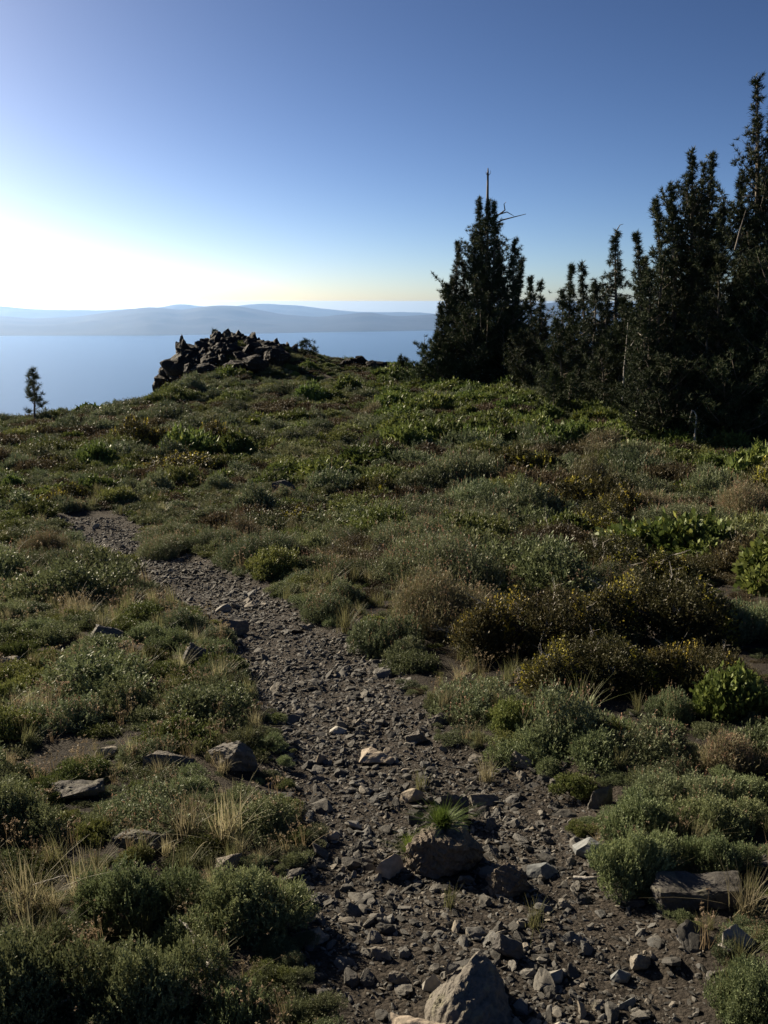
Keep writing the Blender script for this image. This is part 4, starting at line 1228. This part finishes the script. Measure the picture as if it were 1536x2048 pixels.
stick('dead_twig', 'thin grey stick among the left edge grass tufts', [(70, 1800, 0.03), (130, 1790, 0.05), (190, 1785, 0.02)], 0.005)

# ------------------------------------------------------------------ conifers
def add_tufts(fol, P, D, n, L, W, cols, g):
    m = len(P)
    if not m: return
    d = unit(np.repeat(D, n, 0) * 0.75 + unit(g.normal(size=(m * n, 3))))
    tone = np.repeat(g.random((m, 1)), n, 0)
    col = (cols[0] * (1 - tone) + cols[1] * tone) * g.uniform(0.75, 1.25, (m * n, 1))
    add_leaves(fol, np.repeat(P, n, 0) + d * 0.01, d, L * g.uniform(0.7, 1.2, m * n), W, col, g, False)

PINE = (c3(.022, .032, .015), c3(.055, .068, .030)); HEML = (c3(.020, .030, .016), c3(.045, .058, .030)); FIR = (c3(.030, .045, .020), c3(.065, .085, .035))

def conifer_stem(fol, wood, base, top, Rm, g, style, density=20, tuft=(13, 0.19, 0.027), t0=0.05, t1=1.0, r_trunk=None, cols=PINE, prof=0.6, open_=1.0, u0=0.22):
    base = np.asarray(base, float); top = np.asarray(top, float)
    prof = prof + 0.16
    H = np.linalg.norm(top - base); r0 = r_trunk or 0.014 * H + 0.03
    tt = np.linspace(0, 1, 9)
    path = base + (top - base) * tt[:, None] + np.stack([np.sin(tt * 5 + g.uniform(0, 6)), np.cos(tt * 4 + g.uniform(0, 6)), tt * 0], 1) * 0.012 * H * (tt * (1 - tt) * 4)[:, None]
    add_tube(wood, path, r0 * (1 - 0.92 * tt), 8, (0.1, 0.09, 0.07))
    nb = int(H * (t1 - t0) * density)
    ph = g.uniform(0, 10)
    TP, TD = [], []
    for k in range(nb):
        t = t0 + (t1 - t0) * (k + g.random()) / nb
        az = g.uniform(0, 6.28)
        if H > 3 and float(vnoise(np.array([t * H * 1.1 + ph]), np.array([az * 1.2 + ph]), 8)[0]) < 0.19 * min(1, max(0, t - 0.28) * 2.2):
            continue                                              # gaps between the boughs
        p0 = np.array([np.interp(t, tt, path[:, j]) for j in range(3)])
        rel = (t1 - t) / (t1 - t0)
        R_ = Rm * (rel ** prof) * min(1, 0.28 + 3.2 * rel) * (0.8 + 0.2 * min(1, (t - t0) / 0.15 + 0.2))
        R_ *= 0.32 + 1.3 * float(vnoise(np.array([t * 9 + ph]), np.array([az * 1.3]), 5)[0])
        ln = max(R_ * g.uniform(0.75, 1.15), 0.10)
        if style == 'pine':
            e0 = R(-4 + 46 * t) ; curve = 0.42
        elif style == 'hemlock':
            e0 = R(8 + 14 * t); curve = -0.55
        else:
            e0 = R(0 + 25 * t); curve = 0.12
        d0 = np.array([math.cos(az) * math.cos(e0), math.sin(az) * math.cos(e0), math.sin(e0)])
        s = np.linspace(0, 1, 5)
        br = p0 + d0 * (ln * s)[:, None] + np.array([0, 0, 1]) * (curve * ln * s ** 2)[:, None] + g.normal(0, 0.02, (5, 3)) * s[:, None]
        add_tube(wood, br, (0.010 + 0.016 * ln) * (1 - 0.8 * s), 3, (0.1, 0.09, 0.07))
        m = max(4, int(ln * 15 * open_))
        u_ = g.uniform(u0, 1.03, m)
        c = np.stack([np.interp(u_, s, br[:, j]) for j in range(3)], 1)
        bd = unit(np.gradient(br, axis=0))[np.clip((u_ * 4).astype(int), 0, 4)]
        side = unit(np.cross(bd, np.array([0, 0, 1.0]))) * (g.normal(0, 0.16, m) * ln * (1.15 - u_ * 0.7))[:, None]
        c = c + side + g.normal(0, 0.04, (m, 3))
        if style == 'hemlock':
            dd = unit(bd * 0.8 + np.array([0, 0, -0.45]) + g.normal(0, 0.3, (m, 3))); c[:, 2] -= np.abs(g.normal(0, 0.06, m))
        elif style == 'pine':
            dd = unit(bd * 0.6 + np.array([0, 0, 0.7]) + g.normal(0, 0.3, (m, 3)))
        else:
            dd = unit(bd + np.array([0, 0, 0.2]) + g.normal(0, 0.3, (m, 3)))
        TP.append(c); TD.append(dd)
    lead = path[-1] + np.zeros((3, 3)); lead[:, 2] -= np.array([0, 0.1, 0.2])
    TP.append(lead); TD.append(np.tile([0, 0, 1.0], (3, 1)))
    if t1 < 1: TP.pop(); TD.pop()
    add_tufts(fol, np.concatenate(TP), np.concatenate(TD), tuft[0], tuft[1], tuft[2], cols, g)
    return path

def conifer(name, label, group, Y, base_px, stems, seed, style='pine', extra=None, **kw):
    """stems: (top px x, top px y, crown half-width px, depth offset m)"""
    g = np.random.default_rng(seed)
    X0 = float(at(base_px, 800, Y)[0]); Z0 = float(height(X0, Y)[0])
    o = empty(name, (X0, Y, Z0)); tag(o, label, 'tree', group)
    fol, wood = MB(), MB()
    sc_ = (Y * CP + 3) / F_PX
    for k, st in enumerate(stems):
        tx, ty, rp, dy = st[:4]
        x, y, z = at(tx, ty, Y + dy)
        bx = (float(at(base_px, 800, Y)[0]) - X0) * 0 + (x - X0) * (0.0 if k == 0 else 0.45)
        opt = dict(kw); opt.update(st[4] if len(st) > 4 else {})
        conifer_stem(fol, wood, (bx, dy * 0.5, -0.1), (x - X0, dy, z - Z0), rp * 1.42 * sc_, g, opt.pop('style', style), **opt)
    obj('crown', fol.mesh(name + '_crown', [M_NEEDLE]), o)
    obj('trunk', wood.mesh(name + '_trunk', [M_BARK], True), o)
    for e_ in (extra or []):
        part, pts, r0, mat = e_
        b = MB(); Q = []
        for (px_, py_, dy) in pts:
            x, y, z = at(px_, py_, Y + dy); Q.append((x - X0, y - Y, z - Z0))
        Q = np.array(Q)
        add_tube(b, Q, r0 * np.linspace(1, 0.25, len(Q)), 5, (0.2, 0.18, 0.16))
        po = obj(part, b.mesh(part, [mat], True), last_top if part == 'twig' else o)
        if part == 'dead_top': last_top = po
    return o

GC, GM, GR = 'pines of the central clump', 'conifers between the central clump and the big pines', 'big dark pines at the right'
conifer('pine_tree', 'tall pine with bare dead spire top in the central clump', GC, 45, 972,
        [(974, 345, 82, 0, dict(t0=0.03, t1=0.87, prof=0.8)), (948, 470, 40, 0.4), (1000, 520, 34, -0.4), (958, 400, 20, 0.3, dict(t0=0.5)), (988, 408, 22, -0.3, dict(t0=0.5))], 1, extra=[
            ('dead_top', [(974, 470, 0), (975, 400, 0), (976, 345, 0), (976, 336, 0)], 0.09, M_DARKDEAD),
            ('twig', [(976, 352, 0), (981, 346, 0.1), (981, 340, 0.1)], 0.02, M_DARKDEAD),
            ('twig', [(976, 353, 0), (972, 347, -0.1), (972, 343, -0.1)], 0.02, M_DARKDEAD),
            ('dead_branch', [(980, 440, 0), (1000, 428, -0.3), (1010, 420, -0.5), (1008, 408, -0.6), (1012, 404, -0.6)], 0.05, M_DARKDEAD),
            ('dead_branch', [(1000, 428, -0.3), (1014, 424, -0.4), (1028, 432, -0.5)], 0.04, M_DARKDEAD),
            ('dead_branch', [(985, 450, 0), (1005, 440, -0.4), (1028, 434, -0.7), (1052, 428, -0.9)], 0.05, M_DARKDEAD),
            ('dead_branch', [(990, 492, 0), (1015, 482, -0.3), (1032, 473, -0.5)], 0.02, M_DARKDEAD),
            ('dead_branch', [(992, 498, 0), (1020, 488, -0.3), (1036, 490, -0.5)], 0.02, M_DARKDEAD)])
conifer('pine_tree', 'narrow pine with pointed top left of the dead-topped pine', GC, 45.5, 915, [(915, 488, 28, 0), (928, 530, 28, 0.3)], 2, prof=0.45)
conifer('pine_tree', 'bushy upswept pine right of the dead-topped pine', GC, 44.5, 1022, [(1030, 482, 34, 0), (1044, 525, 20, 0.3), (1008, 560, 30, 0.2)], 3, prof=0.5)
conifer('pine_tree', 'short pine forming the left shoulder of the central clump', GC, 44.5, 895, [(893, 572, 26, 0), (882, 612, 22, 0.2), (906, 600, 28, -0.3)], 4, prof=0.45)
conifer('pine_tree', 'low dense pine in front of the dead-topped pine', GC, 43.2, 945, [(940, 610, 46, 0), (968, 640, 48, 0.3)], 5, prof=0.5)
conifer('pine_tree', 'low dark pine at the right front of the central clump', GC, 43, 1010, [(1005, 640, 48, 0), (1035, 655, 36, 0.2)], 6, prof=0.5)
conifer('fir_tree', 'small fir with bare twiggy tip left of the central clump', GC, 44, 850, [(848, 690, 30, 0)], 7, style='fir', prof=0.7, cols=FIR,
        extra=[('dead_top', [(848, 700, 0), (849, 680, 0), (849, 668, 0)], 0.015, M_DARKDEAD), ('twig', [(849, 682, 0), (853, 676, 0), (855, 672, 0)], 0.008, M_DARKDEAD),
               ('twig', [(852, 690, 0), (860, 682, 0), (858, 676, 0)], 0.008, M_DARKDEAD)])
conifer('fir_tree', 'dark rounded fir at the left foot of the central clump', GC, 43.6, 878, [(874, 668, 30, 0), (890, 690, 34, 0.2)], 8, style='fir', prof=0.55, cols=FIR)
conifer('pine_tree', 'slim pointed conifer just right of the central clump', GM, 42, 1060, [(1061, 558, 26, 0)], 9, prof=0.65)
conifer('pine_tree', 'slim conifer beside the gap showing the far mountain', GM, 41, 1083, [(1082, 566, 26, 0)], 10, style='fir', prof=0.75, cols=PINE)
conifer('pine_tree', 'low dense conifer filling below the two slim ones', GM, 40, 1060, [(1045, 668, 44, 0), (1090, 660, 40, 0.3)], 11, prof=0.5)
conifer('pine_tree', 'pointed pine at the left of the hemlock group', GM, 37, 1138, [(1143, 533, 26, 0), (1126, 585, 24, 0.2)], 12, prof=0.55)
conifer('hemlock_tree', 'thin hemlock tip between the pointed pine and large hemlock', GM, 37.5, 1165, [(1166, 526, 32, 0)], 13, style='hemlock', prof=0.8, cols=HEML)
conifer('hemlock_tree', 'large hemlock with drooping tip right of the gap', GM, 36, 1222, [(1232, 462, 74, 0), ], 14, style='hemlock', prof=0.72, cols=HEML, density=21,
        extra=[('drooping_tip', [(1230, 480, 0), (1234, 460, 0), (1240, 450, 0), (1247, 448, 0)], 0.03, M_BARK)])
conifer('pine_tree', 'leaning pine top against the sky right of the hemlock', GM, 33, 1296, [(1272, 472, 22, 0, dict(t0=0.25)), (1288, 520, 30, 0.3)], 15, prof=0.5)
conifer('hemlock_tree', 'dark hemlock filling below the large hemlock', GM, 35, 1188, [(1190, 560, 40, 0), (1215, 600, 48, 0.4)], 16, style='hemlock', prof=0.6, cols=HEML)
conifer('pine_tree', 'dark low conifer in the shade left of the large hemlock', GM, 36, 1130, [(1110, 640, 40, 0), (1150, 650, 46, 0.4)], 17, prof=0.5)
conifer('pine_tree', 'dark conifer in the shade below the leaning pine', GM, 34, 1250, [(1248, 600, 40, 0), (1270, 640, 44, -0.5)], 18, prof=0.5)
conifer('fir_tree', 'small young fir at the foot of the hemlock group', GM, 32.5, 1110, [(1110, 742, 26, 0)], 19, style='fir', prof=0.8, cols=FIR)
conifer('fir_tree', 'young fir right of the small one below the hemlocks', GM, 32.5, 1140, [(1142, 752, 26, 0)], 20, style='fir', prof=0.8, cols=FIR)
conifer('fir_tree', 'low fir in deep shade at the foot of the hemlocks', GM, 33, 1215, [(1200, 700, 50, 0), (1245, 710, 48, 0.3)], 21, style='fir', prof=0.5, cols=PINE)
NT = (14, 0.15, 0.024)
conifer('pine_tree', 'big many-topped pine right of the leaning pine', GR, 28, 1392,
        [(1384, 308, 76, 0), (1424, 312, 60, 0.5), (1342, 380, 46, -0.3), (1312, 402, 34, 0.2), (1408, 330, 44, 0.2), (1445, 420, 44, 0.4)], 22, prof=0.48, tuft=NT, density=21)
conifer('pine_tree', 'tallest pine at the right edge of the picture', GR, 26, 1512,
        [(1514, 162, 70, 0), (1552, 205, 60, 0.4), (1482, 360, 44, 0.2), (1550, 300, 60, -0.4)], 23, prof=0.50, tuft=NT, density=21,
        extra=[('bare_trunk', [(1470, 500, -1.3), (1480, 460, -1.3), (1492, 420, -1.2)], 0.028, M_BARK), ('dead_branch', [(1484, 395, -1.2), (1500, 392, -1.3), (1514, 392, -1.3)], 0.02, M_DEAD)])
conifer('pine_tree', 'bushy pine forming the left flank of the big pines', GR, 27, 1310, [(1300, 545, 44, 0), (1330, 500, 46, 0.3), (1290, 640, 40, -0.3)], 24, prof=0.42, tuft=NT)
conifer('pine_tree', 'dense pine in front between the two tallest pines', GR, 26, 1445, [(1440, 520, 60, 0), (1475, 560, 60, 0.3), (1410, 600, 56, -0.2)], 25, prof=0.42, tuft=NT)
conifer('pine_tree', 'low spreading pine at the foot of the big pines on the left', GR, 25.6, 1345, [(1330, 720, 64, 0), (1370, 700, 60, 0.3), (1300, 745, 44, 0)], 26, prof=0.4, tuft=NT)
conifer('pine_tree', 'low spreading pine at the foot of the tallest pine', GR, 24.8, 1470, [(1440, 730, 66, 0), (1490, 715, 66, 0.3), (1540, 700, 60, 0.2)], 27, prof=0.4, tuft=NT)
conifer('pine_tree', 'dark pine half cut off by the right edge', GR, 25.4, 1575, [(1570, 420, 90, 0), (1540, 520, 60, -0.4)], 28, prof=0.42, tuft=NT)

# small conifers on the skyline
conifer('young_pine', 'lone young pine standing against the lake at the left', None, 33.6, 66,
        [(66, 744, 24, 0, dict(t0=0.2, density=14, open_=1.25, u0=0.42, prof=0.3, tuft=(28, 0.17, 0.013), cols=(c3(.06, .07, .032), c3(.12, .13, .06))))], 40, style='pine', r_trunk=0.05)
conifer('small_conifer', 'lone small bushy conifer on the knoll skyline', None, 53, 615, [(614, 682, 20, 0)], 41, style='fir', prof=0.6, cols=FIR, density=20)
conifer('small_conifer', 'tiny conifer tip on top of the rock outcrop', None, 53.5, 432, [(432, 662, 6, 0)], 42, style='fir', prof=0.6, cols=FIR, density=22)
conifer('small_conifer', 'little tufted pine on the skyline left of the small fir', None, 49, 806, [(800, 716, 9, 0), (812, 718, 9, 0.1), (806, 722, 9, 0)], 43, prof=0.3, density=12)

# bare dead trunks in the trees
def snag(label, Y, pts, r0, twigs, seed):
    g = np.random.default_rng(seed); b = MB(); tw = MB()
    Q = np.array([at(px_, py_, Y) for px_, py_ in pts]); X0, Z0 = Q[0][0], float(height(Q[0][0], Y)[0])
    o = empty('dead_tree', (X0, Y, Z0)); tag(o, label, 'dead tree')
    Q = Q - np.array([X0, Y, Z0]); Q = np.vstack([[Q[0][0], 0, -0.1], Q])
    add_tube(b, Q, r0 * np.linspace(1, 0.3, len(Q)), 7, (0.4, 0.4, 0.4)); obj('trunk', b.mesh('dead_trunk', [M_DEAD], True), o)
    for k in range(twigs):
        p = Q[1 + int(g.integers(0, len(Q) - 1))]; d = unit(g.normal(size=3)) * g.uniform(0.25, 0.6)
        b = MB(); add_tube(b, [p, p + d * 0.6, p + d + np.array([0, 0, 0.1])], [0.02, 0.014, 0.005], 5, (0.4, 0.4, 0.4)); obj('branch', b.mesh('dead_branch', [M_DEAD], True), o)
snag('slender white dead trunk in front of the large hemlock', 31.6, [(1247, 760), (1248, 735), (1252, 700), (1254, 670), (1256, 640)], 0.028, 3, 1)
snag('twisted white dead stub at the foot of the big pines', 24.2, [(1392, 846), (1393, 832), (1389, 824), (1384, 820)], 0.03, 1, 2)
snag('pale dead snag left of the big pines', 27.2, [(1281, 720), (1284, 690), (1283, 672)], 0.04, 3, 4)

# ------------------------------------------------------------------ air between here and the far shore
m = bpy.data.materials.new('lake_air'); m.use_nodes = True
nt = m.node_tree; nt.nodes.clear()
out = nt.nodes.new('ShaderNodeOutputMaterial')
pv = nt.nodes.new('ShaderNodeVolumePrincipled')
pv.inputs['Color'].default_value = (0.33, 0.56, 1.0, 1)
pv.inputs['Density'].default_value = HAZE_DENSITY
pv.inputs['Anisotropy'].default_value = 0.5
nt.links.new(pv.outputs[0], out.inputs['Volume'])
hz = MB()
hx = 48000.0; z0, z1 = -714.0, 12.0
hz.add([(-hx, -hx, z0), (hx, -hx, z0), (hx, hx, z0), (-hx, hx, z0), (-hx, -hx, z1), (hx, -hx, z1), (hx, hx, z1), (-hx, hx, z1)],
       [(0, 3, 2, 1), (4, 5, 6, 7), (0, 1, 5, 4), (1, 2, 6, 5), (2, 3, 7, 6), (3, 0, 4, 7)], (0, 0, 0))
tag(obj('haze', hz.mesh('haze', [m])), 'pale blue summer haze over the lake and far mountains', None, None, 'stuff')
